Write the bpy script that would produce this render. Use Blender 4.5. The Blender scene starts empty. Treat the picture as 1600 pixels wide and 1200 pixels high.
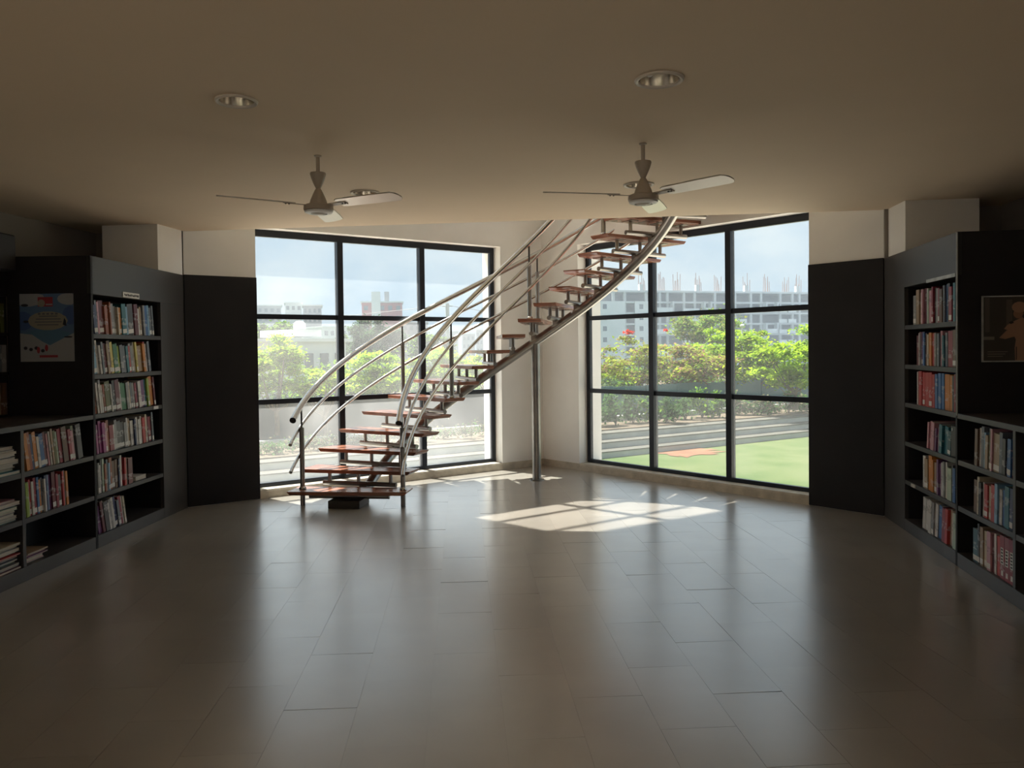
import bpy, bmesh, math, random
import numpy as np
from mathutils import Vector, Matrix

# ------------------------------------------------------------------ camera, world, sun, exposure
scene = bpy.context.scene
COL = scene.collection
R = math.radians
F_PX = 1250.0; ROLL = .0115; PITCH = .020; YAW = R(6.8); CAM_H = 1.5
PPY = 546 + F_PX * math.tan(PITCH)
_f = Vector((-math.sin(YAW) * math.cos(PITCH), math.cos(YAW) * math.cos(PITCH), -math.sin(PITCH)))
_r = Vector((math.cos(YAW), math.sin(YAW), 0)); _u = _r.cross(_f)
_r2 = math.cos(ROLL) * _r - math.sin(ROLL) * _u
_u2 = math.sin(ROLL) * _r + math.cos(ROLL) * _u
cam_d = bpy.data.cameras.new('camera'); cam = bpy.data.objects.new('camera', cam_d); COL.objects.link(cam)
cam_d.sensor_width = 36; cam_d.lens = 36 * F_PX / 1600; cam_d.shift_y = -(600 - PPY) / 1600
cam_d.clip_start = .05; cam_d.clip_end = 2000
m = Matrix.Identity(4)
for i in range(3):
    m[i][0] = _r2[i]; m[i][1] = _u2[i]; m[i][2] = -_f[i]
m.translation = (0, 0, CAM_H)
cam.matrix_world = m
scene.camera = cam

world = bpy.data.worlds.new('sky'); scene.world = world; world.use_nodes = True
nt = world.node_tree; nt.nodes.clear()
def N(nt, t, **kw):
    n = nt.nodes.new(t)
    for k, v in kw.items():
        if k in n.inputs: n.inputs[k].default_value = v
        else: setattr(n, k, v)
    return n
tc = N(nt, 'ShaderNodeTexCoord'); mp = N(nt, 'ShaderNodeMapping'); mp.inputs['Scale'].default_value = (2.2, 2.2, 5.0)
no = N(nt, 'ShaderNodeTexNoise', Scale=2.1, Detail=6.0, Roughness=.55)
cr = N(nt, 'ShaderNodeValToRGB')
cr.color_ramp.elements[0].position = .40; cr.color_ramp.elements[0].color = (.34, .455, .565, 1)
cr.color_ramp.elements[1].position = .60; cr.color_ramp.elements[1].color = (.49, .565, .62, 1)
bg = N(nt, 'ShaderNodeBackground', Strength=.80); wo = N(nt, 'ShaderNodeOutputWorld')
nt.links.new(tc.outputs['Generated'], mp.inputs['Vector']); nt.links.new(mp.outputs[0], no.inputs['Vector'])
nt.links.new(no.outputs['Fac'], cr.inputs['Fac']); nt.links.new(cr.outputs[0], bg.inputs['Color']); nt.links.new(bg.outputs[0], wo.inputs[0])

sun_d = bpy.data.lights.new('sun', 'SUN'); sun = bpy.data.objects.new('sun', sun_d); COL.objects.link(sun)
sun_d.energy = 10.0; sun_d.color = (1, .95, .87); sun_d.angle = R(.6)
SUN_DIR = Vector((.41, -.29, -1.0))
sun.rotation_euler = SUN_DIR.to_track_quat('-Z', 'Y').to_euler(); sun.location = (-10, 12, 20)

vs = scene.view_settings
vs.view_transform = 'Standard'; vs.look = 'None'; vs.gamma = 1; vs.use_curve_mapping = False; vs.exposure = 0.9
scene.cycles.max_bounces = 10; scene.cycles.diffuse_bounces = 6; scene.cycles.transparent_max_bounces = 16
scene.cycles.use_denoising = True
scene.cycles.sample_clamp_indirect = 6

# ------------------------------------------------------------------ helpers
rnd = random.Random(7)

def ray(x, y):
    return _f + (x - 800) / F_PX * _r2 - (y - PPY) / F_PX * _u2
def at(x, y, d):
    """world point a horizontal distance d away in the direction the photograph shows at (x, y)"""
    v = ray(x, y); h = math.hypot(v.x, v.y)
    return Vector((0, 0, CAM_H)) + v * (d / h)

class MB:
    def __init__(s, fr=None):
        s.v = []; s.f = []; s.mi = []; s.cur = 0; s.fr = fr
    def add(s, vs, fs):
        o = len(s.v)
        s.v += [tuple(s.fr(*p)) if s.fr else tuple(p) for p in vs]
        for f in fs:
            s.f.append([i + o for i in f]); s.mi.append(s.cur)
        return s
    def box(s, x0, x1, y0, y1, z0, z1):
        return s.add([(x0, y0, z0), (x1, y0, z0), (x1, y1, z0), (x0, y1, z0), (x0, y0, z1), (x1, y0, z1), (x1, y1, z1), (x0, y1, z1)],
                     [(3, 2, 1, 0), (4, 5, 6, 7), (0, 1, 5, 4), (1, 2, 6, 5), (2, 3, 7, 6), (3, 0, 4, 7)])
    def prism(s, poly, z0, z1):
        n = len(poly)
        return s.add([(x, y, z0) for x, y in poly] + [(x, y, z1) for x, y in poly],
                     [tuple(range(n - 1, -1, -1)), tuple(range(n, 2 * n))] + [(i, (i + 1) % n, (i + 1) % n + n, i + n) for i in range(n)])
    def loft(s, rings, closed=True, cap=True):
        n = len(rings[0]); vs = [p for r in rings for p in r]; fs = []
        for k in range(len(rings) - 1):
            for i in range(n if closed else n - 1):
                j = (i + 1) % n
                fs.append((k * n + i, k * n + j, (k + 1) * n + j, (k + 1) * n + i))
        if cap:
            fs.append(tuple(range(n - 1, -1, -1))); fs.append(tuple((len(rings) - 1) * n + i for i in range(n)))
        return s.add(vs, fs)
    def tube(s, pts, r, n=8, cap=True):
        pts = [Vector(p) for p in pts]; rs = r if isinstance(r, (list, tuple)) else [r] * len(pts)
        rings = []
        for i, p in enumerate(pts):
            t = (pts[min(i + 1, len(pts) - 1)] - pts[max(i - 1, 0)]).normalized()
            a = Vector((0, 0, 1)) if abs(t.z) < .9 else Vector((1, 0, 0))
            e1 = t.cross(a).normalized(); e2 = t.cross(e1).normalized()
            rings.append([tuple(p + rs[i] * (math.cos(2 * math.pi * k / n) * e1 + math.sin(2 * math.pi * k / n) * e2)) for k in range(n)])
        return s.loft(rings, cap=cap)
    def lathe(s, prof, c=(0, 0, 0), n=24):
        rings = [[(c[0] + max(r, .0005) * math.cos(2 * math.pi * k / n), c[1] + max(r, .0005) * math.sin(2 * math.pi * k / n), c[2] + z) for k in range(n)] for r, z in prof]
        return s.loft(rings, cap=True)
    def ring(s, prof, c=(0, 0, 0), n=32):
        m_ = len(prof)
        vs = [(c[0] + r * math.cos(2 * math.pi * k / n), c[1] + r * math.sin(2 * math.pi * k / n), c[2] + z) for r, z in prof for k in range(n)]
        return s.add(vs, [(i * n + k, i * n + (k + 1) % n, ((i + 1) % m_) * n + (k + 1) % n, ((i + 1) % m_) * n + k) for i in range(m_) for k in range(n)])
    def mesh(s, name, smooth=False, off=(0, 0, 0), fix=True):
        me = bpy.data.meshes.new(name)
        o = Vector(off)
        me.from_pydata([(x - o.x, y - o.y, z - o.z) for x, y, z in s.v], [], s.f)
        if any(s.mi): me.polygons.foreach_set('material_index', s.mi)
        if fix:
            b = bmesh.new(); b.from_mesh(me); bmesh.ops.recalc_face_normals(b, faces=b.faces); b.to_mesh(me); b.free()
        if smooth:
            me.polygons.foreach_set('use_smooth', [True] * len(me.polygons)); me.set_sharp_from_angle(angle=R(40))
        me.update()
        return me

def tag(o, label=None, cat=None, group=None, kind=None):
    if label: o['label'] = label
    if cat: o['category'] = cat
    if group: o['group'] = group
    if kind: o['kind'] = kind
    return o
def obj(name, mb, mats, parent=None, loc=None, smooth=False, bevel=0, label=None, fix=True):
    """mesh given in world coordinates; origin at loc (top level) or at the parent's origin"""
    off = Vector(loc) if loc is not None else Vector((0, 0, 0))
    if parent is not None: off = world_loc(parent)
    me = mb.mesh(name, smooth, off, fix) if isinstance(mb, MB) else mb
    for mt in (mats if isinstance(mats, (list, tuple)) else [mats]): me.materials.append(mt)
    o = bpy.data.objects.new(name, me); COL.objects.link(o)
    if parent is not None: o.parent = parent
    elif loc is not None: o.location = loc
    if bevel:
        b = o.modifiers.new('bevel', 'BEVEL'); b.width = bevel; b.segments = 2; b.limit_method = 'ANGLE'
    if label: o['label'] = label
    return o
def world_loc(o):
    v = Vector((0, 0, 0))
    while o is not None:
        v += o.location; o = o.parent
    return v
def thing(name, label, cat, loc, group=None):
    o = bpy.data.objects.new(name, None); COL.objects.link(o); o.location = loc; o.empty_display_size = .1
    return tag(o, label, cat, group)
def struct(name, mb, mat, label=None, **kw):
    o = obj(name, mb, mat, **kw); o['kind'] = 'structure'
    if label: o['label'] = label
    return o

# ------------------------------------------------------------------ materials
MATS = {}
def mat(name, col, rough=.6, metal=0, spec=.5, noise=0, nscale=8, bump=0, bscale=60, vary=0, stretch=None):
    if name in MATS: return MATS[name]
    mt = bpy.data.materials.new(name); mt.use_nodes = True; nt = mt.node_tree; b = nt.nodes['Principled BSDF']
    b.inputs['Base Color'].default_value = (*col, 1); b.inputs['Roughness'].default_value = rough
    b.inputs['Metallic'].default_value = metal; b.inputs['Specular IOR Level'].default_value = spec
    last = None
    tcn = N(nt, 'ShaderNodeTexCoord'); src = tcn.outputs['Object']
    if stretch:
        mpn = N(nt, 'ShaderNodeMapping'); mpn.inputs['Scale'].default_value = stretch
        nt.links.new(src, mpn.inputs['Vector']); src = mpn.outputs[0]
    if noise or vary:
        hsv = N(nt, 'ShaderNodeHueSaturation'); hsv.inputs['Color'].default_value = (*col, 1)
        add = None
        if noise:
            n = N(nt, 'ShaderNodeTexNoise', Scale=nscale, Detail=5.0); nt.links.new(src, n.inputs['Vector'])
            mr = N(nt, 'ShaderNodeMapRange'); mr.inputs[1].default_value = .25; mr.inputs[2].default_value = .75
            mr.inputs[3].default_value = 1 - noise; mr.inputs[4].default_value = 1 + noise
            nt.links.new(n.outputs['Fac'], mr.inputs[0]); add = mr.outputs[0]
        if vary:
            oi = N(nt, 'ShaderNodeObjectInfo'); mr2 = N(nt, 'ShaderNodeMapRange')
            mr2.inputs[3].default_value = 1 - vary; mr2.inputs[4].default_value = 1 + vary
            nt.links.new(oi.outputs['Random'], mr2.inputs[0])
            if add:
                mu = N(nt, 'ShaderNodeMath', operation='MULTIPLY'); nt.links.new(add, mu.inputs[0]); nt.links.new(mr2.outputs[0], mu.inputs[1]); add = mu.outputs[0]
            else: add = mr2.outputs[0]
        nt.links.new(add, hsv.inputs['Value']); nt.links.new(hsv.outputs[0], b.inputs['Base Color'])
    if bump:
        n2 = N(nt, 'ShaderNodeTexNoise', Scale=bscale, Detail=4.0); nt.links.new(src, n2.inputs['Vector'])
        bp = N(nt, 'ShaderNodeBump', Strength=bump, Distance=.01); nt.links.new(n2.outputs['Fac'], bp.inputs['Height']); nt.links.new(bp.outputs[0], b.inputs['Normal'])
    MATS[name] = mt
    return mt

M_wall = mat('cream_wall_paint', (.89, .875, .84), .7, noise=.03, nscale=3)
M_ceil = mat('warm_ceiling_paint', (.78, .64, .48), .8, noise=.03, nscale=1.2)
M_wall_side = mat('dark_taupe_wall_paint', (.26, .23, .20), .75, noise=.04, nscale=3)
M_ext = mat('exterior_white_paint', (.80, .80, .80), .8, noise=.04)
M_kerb = mat('weathered_plaster_kerb', (.55, .50, .41), .8, noise=.22, nscale=9, bump=.25, bscale=40)
M_blackpanel = mat('black_laminate_panel', (.017, .016, .018), .6, spec=.3, noise=.15, nscale=3)
M_case = mat('charcoal_laminate', (.047, .0435, .041), .42, noise=.12, nscale=2.5)
M_case_in = mat('black_shelf_lining', (.012, .011, .012), .5)
M_frame = mat('black_window_aluminium', (.018, .022, .032), .38, metal=.3, noise=.15, nscale=20)
M_steel = mat('brushed_stainless_steel', (.55, .54, .525), .2, metal=1, bump=.02, bscale=200)
M_steel_d = mat('dull_stainless_steel', (.33, .31, .29), .34, metal=1, noise=.1)
M_wood = mat('red_brown_varnished_wood', (.29, .12, .075), .25, noise=.35, nscale=6, stretch=(1, 1, 12))
M_iron = mat('dark_painted_iron', (.03, .027, .025), .5)
M_fan = mat('cream_fan_enamel', (.42, .36, .29), .4)
M_blade = mat('fan_blade_metal', (.62, .58, .52), .3, metal=.55)
M_fanwhite = mat('white_fan_ring', (.8, .8, .78), .35)
M_lampmetal = mat('satin_reflector', (.75, .70, .62), .22, metal=.9)
M_lampring = mat('white_lamp_ring', (.62, .57, .50), .45)
M_bulb = mat('frosted_bulb', (.82, .81, .78), .35)
M_dark = mat('dark_cavity', (.03, .028, .025), .8)
M_paper = mat('book_pages', (.60, .56, .48), .85, noise=.12, nscale=30)
M_white = mat('white_paper', (.75, .74, .71), .7)
M_ink = mat('dark_ink', (.03, .03, .035), .7)

def floor_material():
    mt = bpy.data.materials.new('beige_vinyl_tile'); mt.use_nodes = True; nt = mt.node_tree; b = nt.nodes['Principled BSDF']
    tcn = N(nt, 'ShaderNodeTexCoord'); geo = N(nt, 'ShaderNodeNewGeometry'); oi = N(nt, 'ShaderNodeObjectInfo')
    n1 = N(nt, 'ShaderNodeTexNoise', Scale=1.3, Detail=6.0); n2 = N(nt, 'ShaderNodeTexNoise', Scale=3.0, Detail=5.0)
    nt.links.new(geo.outputs['Position'], n1.inputs['Vector']); nt.links.new(geo.outputs['Position'], n2.inputs['Vector'])
    ramp = N(nt, 'ShaderNodeValToRGB')
    ramp.color_ramp.elements[0].position = .3; ramp.color_ramp.elements[0].color = (.30, .275, .235, 1)
    ramp.color_ramp.elements[1].position = .7; ramp.color_ramp.elements[1].color = (.37, .34, .292, 1)
    nt.links.new(n1.outputs['Fac'], ramp.inputs['Fac'])
    hsv = N(nt, 'ShaderNodeHueSaturation'); mr = N(nt, 'ShaderNodeMapRange'); mr.inputs[3].default_value = .96; mr.inputs[4].default_value = 1.04
    nt.links.new(oi.outputs['Random'], mr.inputs[0]); nt.links.new(mr.outputs[0], hsv.inputs['Value']); nt.links.new(ramp.outputs[0], hsv.inputs['Color'])
    nt.links.new(hsv.outputs[0], b.inputs['Base Color'])
    mr2 = N(nt, 'ShaderNodeMapRange'); mr2.inputs[1].default_value = .3; mr2.inputs[2].default_value = .7; mr2.inputs[3].default_value = .285; mr2.inputs[4].default_value = .33
    nt.links.new(n2.outputs['Fac'], mr2.inputs[0]); nt.links.new(mr2.outputs[0], b.inputs['Roughness'])
    b.inputs['Specular IOR Level'].default_value = 1.0; b.inputs['Coat Weight'].default_value = 1.0; b.inputs['Coat Roughness'].default_value = .23
    mp3 = N(nt, 'ShaderNodeMapping'); mp3.inputs['Scale'].default_value = (.5, 2.2, 1); nt.links.new(geo.outputs['Position'], mp3.inputs['Vector'])
    n3 = N(nt, 'ShaderNodeTexNoise', Scale=7.0, Detail=4.0); nt.links.new(mp3.outputs[0], n3.inputs['Vector'])
    bp = N(nt, 'ShaderNodeBump', Strength=.018, Distance=.015); nt.links.new(n3.outputs['Fac'], bp.inputs['Height']); nt.links.new(bp.outputs[0], b.inputs['Normal'])
    return mt
M_floor = floor_material()

def glass_material(name, lo, hi, seed, tint=(.78, .82, .825)):
    """tinted pane with a film of dust or added diffuser that scatters daylight"""
    mt = bpy.data.materials.new(name); mt.use_nodes = True; nt = mt.node_tree; nt.nodes.clear()
    out = N(nt, 'ShaderNodeOutputMaterial'); tr = N(nt, 'ShaderNodeBsdfTransparent'); tr.inputs[0].default_value = (*tint, 1)
    tl = N(nt, 'ShaderNodeBsdfTranslucent'); tl.inputs[0].default_value = (.80, .83, .84, 1)
    mix = N(nt, 'ShaderNodeMixShader'); geo = N(nt, 'ShaderNodeNewGeometry')
    mp = N(nt, 'ShaderNodeMapping'); mp.inputs['Location'].default_value = (seed, seed * 2, 0); mp.inputs['Scale'].default_value = (1, 1, .7)
    n = N(nt, 'ShaderNodeTexNoise', Scale=1.6, Detail=5.0); mr = N(nt, 'ShaderNodeMapRange')
    mr.inputs[1].default_value = .3; mr.inputs[2].default_value = .7; mr.inputs[3].default_value = lo; mr.inputs[4].default_value = hi
    nt.links.new(geo.outputs['Position'], mp.inputs['Vector']); nt.links.new(mp.outputs[0], n.inputs['Vector'])
    nt.links.new(n.outputs['Fac'], mr.inputs[0]); nt.links.new(mr.outputs[0], mix.inputs[0])
    nt.links.new(tr.outputs[0], mix.inputs[1]); nt.links.new(tl.outputs[0], mix.inputs[2]); nt.links.new(mix.outputs[0], out.inputs[0])
    return mt
G_clear = glass_material('dusty_glass', .04, .10, 1)
G_mid = glass_material('dustier_glass', .08, .16, 5)
G_upper = glass_material('clean_upper_glass', .02, .05, 3, (.97, .98, .98))
G_upper_diffuser = glass_material('sun_diffusing_upper_glass', .34, .46, 7, (.97, .98, .98))  # dense film added to weaken the sun patch and spread light indoors
G_milky = glass_material('milky_dusty_glass', .10, .20, 9)

# ------------------------------------------------------------------ room shell
CEIL = 2.68; UP = 3.46; TOP = 8.0; HB = -5.0
AL = Vector((-4.06, 7.32, 0)); AR = Vector((2.40, 7.32, 0)); AP = Vector((-.83, 10.30, 0))
def bay_frame(A):
    u = (AP - A).normalized()
    n = Vector((-u.y, u.x, 0)) if A.x < 0 else Vector((u.y, -u.x, 0))     # outwards
    def fr(t, w, z): return (A.x + u.x * t + n.x * w, A.y + u.y * t + n.y * w, z)
    return fr
FL, FR = bay_frame(AL), bay_frame(AR)
BLEN = (AP - AL).length; T0, T1 = .70, 3.745; Z0, Z1 = .088, 2.775; WT = .40; UT0, UZ0, UZ1 = 1.38, 4.38, 7.6
for side, fr in (('left', FL), ('right', FR)):
    b = MB(fr); e = .38; ut0, uz0 = (UT0, UZ0) if side == 'left' else (T0, 3.75)
    b.box(0, T0, 0, WT, -.6, TOP)                             # pier
    b.box(T1, BLEN + e, 0, WT, -.6, TOP)                      # towards the apex
    b.box(T0, T1, .0, WT, -.6, .06)                           # below the sill
    b.box(T0, T1, 0, WT, Z1, uz0)                             # spandrel
    b.box(T0 - .001, ut0, 0, WT, uz0, UZ1); b.box(T0, T1, 0, WT, UZ1, TOP)
    struct('wall_bay_' + side, b, M_wall, label='cream plaster wall of the window bay, %s side' % side)
    k = MB(fr)                                                # low plaster kerb under the window
    prof = [(-.012, 0), (-.006, .03), (.002, .07), (.012, .088), (.19, .092), (.19, .0)]
    k.add([(T0, w, z) for w, z in prof] + [(T1, w, z) for w, z in prof],
          [tuple(range(5, -1, -1)), tuple(range(6, 12))] + [(i, (i + 1) % 6, (i + 1) % 6 + 6, i + 6) for i in range(6)])
    struct('baseboard_bay_' + side, k, M_kerb, label='weathered plaster kerb under the %s window' % side)
    sk = MB(fr); sk.box(T1, BLEN - .005, -.008, .01, 0, .085)
    struct('baseboard_apex_' + side, sk, M_kerb, label='low plaster skirting beside the bay corner, %s' % side)
    p = MB(fr); p.box(.0, T0 + .004, -.014, .02, .004, 2.26)
    struct('trim_1' if side == 'left' else 'trim_2', p, M_blackpanel, label='black laminate panel covering the pier beside the %s window' % side, bevel=.003)

def window(name, fr, label, glass, upper=False):
    t0, t1, z0, z1 = (T0 - .05, T1 - .005, Z0, Z1) if not upper else ((UT0 - .02, T1, UZ0, UZ1) if fr is FL else (T0, T1, 3.75, UZ1))
    root = bpy.data.objects.new(name, None); COL.objects.link(root); root.location = fr((t0 + t1) / 2, .16, z0)
    tag(root, label, kind='structure')
    a, c = .14, .185; w = .055
    ms = [1.675, 2.705] if not upper or fr is FR else [2.42]; hs = [.98, 1.873] if not upper else [5.3, 6.45]
    f = MB(fr); f.box(t0, t0 + w, a, c, z0, z1); obj('frame_stile', f, M_frame, root)
    f = MB(fr); f.box(t1 - w, t1, a, c, z0, z1); obj('frame_stile', f, M_frame, root)
    f = MB(fr); f.box(t0 + w, t1 - w, a, c, z0, z0 + w * .8); obj('frame_rail', f, M_frame, root)
    f = MB(fr); f.box(t0 + w, t1 - w, a, c, z1 - w * 1.3, z1); obj('frame_rail', f, M_frame, root)
    for t in ms:
        f = MB(fr); f.box(t - .033, t + .033, a - .02, c + .01, z0 + w * .8, z1 - w * 1.3); obj('mullion', f, M_frame, root)
    ts = [t0 + w] + ms + [t1 - w]; zs = [z0 + w * .8] + hs + [z1 - w * 1.3]
    for z in hs:
        for i in range(len(ts) - 1):
            f = MB(fr); f.box(ts[i] + (.033 if i else 0), ts[i + 1] - (.033 if i < len(ts) - 2 else 0), a, c, z - .026, z + .026)
            obj('transom', f, M_frame, root)
    for r in range(len(zs) - 1):
        for i in range(len(ts) - 1):
            f = MB(fr); f.add([(ts[i], .165, zs[r]), (ts[i + 1], .165, zs[r]), (ts[i + 1], .165, zs[r + 1]), (ts[i], .165, zs[r + 1])], [(0, 1, 2, 3)])
            obj('pane', f, glass[r] if isinstance(glass, list) else glass, root, fix=False)
    return root
window('window_1', FL, 'black framed nine pane window left of the bay corner', [G_milky, G_mid, G_clear])
window('window_2', FR, 'black framed nine pane window right of the bay corner', [G_mid, G_clear, G_clear])
window('window_3', FL, 'upper storey window above the left bay window', G_upper_diffuser, True)
window('window_4', FR, 'unseen upper storey window above the right bay window, enlarged to light the bay', G_upper, True)  # out of view, opening enlarged to bring more sky light into the bay

# hall behind: walls, ceiling slab, upper storey
XL, XR = -4.95, 3.35
LAMPS = [(-1.712, 3.59, .097), (.237, 3.59, .108), (-1.775, 5.80, .11), (.236, 5.86, .11)]
b = MB(); x0, x1, y0, y1 = XL - .2, XR + .2, HB, 7.34; b.box(x0, x1, y0, y1, CEIL + .2, UP)
xs = sorted([x0, x1] + [v for l in LAMPS[:2] for v in (l[0] - .3, l[0] + .3)]); ys = [y0, 3.3, 3.9, 5.5, 6.15, y1]
for i in range(len(xs) - 1):
    for j in range(len(ys) - 1):
        c = [(xs[i], ys[j]), (xs[i + 1], ys[j]), (xs[i + 1], ys[j + 1]), (xs[i], ys[j + 1])]
        hole = [l for l in LAMPS if xs[i] < l[0] < xs[i + 1] and ys[j] < l[1] < ys[j + 1]]
        if not hole: b.add([(x, y, CEIL) for x, y in c], [(3, 2, 1, 0)]); continue
        lx, ly, lr = hole[0]; n = 32; pts = []
        for k in range(n):
            a = 2 * math.pi * k / n; dx, dy = math.cos(a), math.sin(a); pts.append((lx + lr * .84 * dx, ly + lr * .84 * dy, CEIL))
        for k in range(n):
            a = 2 * math.pi * (k) / n; dx, dy = math.cos(a), math.sin(a)
            tt = min((xs[i + 1] - lx) / dx if dx > 1e-6 else ((xs[i] - lx) / dx if dx < -1e-6 else 1e9), (ys[j + 1] - ly) / dy if dy > 1e-6 else ((ys[j] - ly) / dy if dy < -1e-6 else 1e9))
            pts.append((lx + tt * dx, ly + tt * dy, CEIL))
        b.add(pts, [(k, (k + 1) % n, n + (k + 1) % n, n + k) for k in range(n)])
        for cx, cy in c:        # the corners between the last two rays
            ks = sorted(range(n), key=lambda k: (pts[n + k][0] - cx) ** 2 + (pts[n + k][1] - cy) ** 2)
            pa = [k for k in ks if abs(pts[n + k][0] - cx) < 1e-6][:1]; pb = [k for k in ks if abs(pts[n + k][1] - cy) < 1e-6][:1]
            if pa and pb and pa != pb: b.add([pts[n + pa[0]], pts[n + pb[0]], (cx, cy, CEIL)], [(0, 1, 2)])
b.add([(x0, y1, CEIL), (x1, y1, CEIL), (x1, y1, CEIL + .2), (x0, y1, CEIL + .2)], [(0, 1, 2, 3)])
struct('ceiling', b, M_ceil, label='plain warm plaster ceiling slab of the hall', fix=False)
SW0, SW1, SZ0, SZ1 = -4.7, -.5, .6, 2.4             # unseen window bands added to brighten the hall from its long walls
for nm, xa, xb in (('left', XL - .2, XL), ('right', XR, XR + .2)):
    b = MB(); b.box(xa, xb, SW1, 7.3, -.3, CEIL); b.box(xa, xb, HB, SW0, -.3, CEIL); b.box(xa, xb, SW0, SW1, -.3, SZ0); b.box(xa, xb, SW0, SW1, SZ1, CEIL)
    struct('wall_' + nm, b, M_wall_side)
    root = bpy.data.objects.new('fill_window_left' if nm == 'left' else 'fill_window_right', None); COL.objects.link(root); root.location = ((xa + xb) / 2, (SW0 + SW1) / 2, SZ0)
    tag(root, 'added unseen window band brightening the hall from its long %s wall' % nm, kind='structure'); xm = (xa + xb) / 2
    for k in range(8):
        yy = SW0 + (SW1 - SW0) * k / 7; dy_ = (SW1 - SW0) / 7
        f = MB(); f.box(xm - .025, xm + .025, yy - .03, yy + .03, SZ0, SZ1); obj('mullion', f, M_frame, root)
        if k < 7:
            for z in (SZ0 + .03, SZ1 - .03):
                f = MB(); f.box(xm - .025, xm + .025, yy + .03, yy + dy_ - .03, z - .03, z + .03); obj('frame_rail', f, M_frame, root)
b = MB(); b.box(XL - .2, -4.06, 7.30, 7.5, -.6, CEIL); struct('wall_end_left', b, M_wall_side)
b = MB(); b.box(2.40, XR + .2, 7.30, 7.5, -.6, CEIL); struct('wall_end_right', b, M_wall_side)
b = MB(); b.box(-4.6, -4.06, 6.88, 7.32, 2.0, CEIL); struct('column_left', b, M_wall, label='square cream column above the left bookcase')
b = MB(); b.box(2.43, 3.0, 6.90, 7.32, 2.0, CEIL); struct('column_right', b, M_wall, label='square cream column above the right bookcase')
b = MB()
b.box(XL - .2, XR + .2, HB - .2, HB, -.3, CEIL)
struct('wall_back', b, M_wall)
b = MB(); b.box(-5.2, 3.6, 4.0, 4.2, UP, TOP); struct('wall_upper_back', b, M_wall)
b = MB(); b.box(-5.2, -5.0, 4.2, 7.5, UP, TOP); b.box(-5.0, -4.06, 7.3, 7.5, CEIL, TOP); struct('wall_upper_left', b, M_wall)
b = MB(); b.box(3.4, 3.6, 4.2, 7.5, UP, TOP); b.box(2.4, 3.4, 7.3, 7.5, CEIL, TOP); struct('wall_upper_right', b, M_wall)
b = MB(); b.prism([(-5.3, 4.0), (3.7, 4.0), (3.7, 7.3), (-.83, 10.95), (-5.3, 7.3)], TOP, TOP + .2); struct('ceiling_upper', b, M_wall, label='roof slab over the window bay')

# floor: screed below, vinyl tiles laid in a skewed running bond
poly = [(XL, HB), (XR, HB), (XR, 7.32), (2.40, 7.32), (AP.x, AP.y), (-4.06, 7.32), (XL, 7.32)]
b = MB(); b.prism(poly, -.3, -.0016); floor_o = struct('floor', b, M_floor, label='glossy beige vinyl tile floor of the hall')
FP = [Vector((-4.5, 2.0)), Vector((3.0, 2.0)), Vector((3.0, 6.765)), Vector((-.83, 10.295)), Vector((-4.5, 6.9))]
def clip(pl, hull):
    for i in range(len(hull)):
        a, c = hull[i], hull[(i + 1) % len(hull)]; e = c - a; out = []
        for k in range(len(pl)):
            p, q = pl[k], pl[(k + 1) % len(pl)]
            dp = e.x * (p - a).y - e.y * (p - a).x; dq = e.x * (q - a).y - e.y * (q - a).x
            if dp >= 0: out.append(p)
            if dp * dq < 0: out.append(p + (q - p) * (dp / (dp - dq)))
        pl = out
        if len(pl) < 3: return []
    return pl
ang = R(10.4); ex = Vector((math.cos(ang), math.sin(ang))); ey = Vector((-math.sin(ang), math.cos(ang)))
TW, TL, GAP = .3048, .6096, .0006
full_mesh = None
trnd = random.Random(3)
for i in range(-24, 26):
    offs = (.5 if i % 2 else 0) + trnd.uniform(-.06, .06)
    for j in range(-4, 26):
        c0 = ex * (i * TW) + ey * ((j + offs) * TL)
        q = [c0 + ex * sx * (TW / 2 - GAP) + ey * sy * (TL / 2 - GAP) for sx, sy in ((-1, -1), (1, -1), (1, 1), (-1, 1))]
        # leave away what the camera cannot see
        cc = c0 - Vector((0, 0)); ca = math.degrees(math.atan2(cc.x, cc.y)) + 6.8
        if cc.y < 1.6 or abs(ca) > 37: continue
        cl = clip(q, FP)
        if len(cl) < 3: continue
        area = abs(sum(cl[k].x * cl[(k + 1) % len(cl)].y - cl[k].y * cl[(k + 1) % len(cl)].x for k in range(len(cl)))) / 2
        if area < .004: continue
        if area > TW * TL * .97:
            if full_mesh is None:
                mb = MB(); ql = [p - c0 for p in q]
                mb.prism([(p.x, p.y) for p in ql], -.0015, 0.0); full_mesh = mb.mesh('tile'); full_mesh.materials.append(M_floor)
            me = full_mesh
        else:
            mb = MB(); mb.prism([(p.x - c0.x, p.y - c0.y) for p in cl], -.0015, 0.0); me = mb.mesh('tile'); me.materials.append(M_floor)
        o = bpy.data.objects.new('tile', me); COL.objects.link(o); o.parent = floor_o
        o.location = (c0.x, c0.y, 0); o.rotation_euler = (trnd.gauss(0, .0012), trnd.gauss(0, .0018), 0)

# ------------------------------------------------------------------ bookcases
L0 = Vector((-3.80, 4.4, 0)); R0 = Vector((2.285, 4.4, 0))
def case_frame(A, B, dep):
    u = (B - A).normalized()
    d = Vector((dep * abs(u.y), dep * u.x * (-1 if u.y < 0 else 1) * -1, 0))
    d = Vector((-u.y, u.x, 0)); d = d if d.x * dep > 0 else -d
    def fr(s, w, z): return (A.x + u.x * s + d.x * w, A.y + u.y * s + d.y * w, z)
    return fr
CL, CR = case_frame(AL, L0, -1), case_frame(AR, R0, 1)
SH = [1.64, 1.325, 1.018, .705, .395]; PL = .095; HT = 2.255; OT = 1.963; TH = .034; DEP = .36

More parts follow.
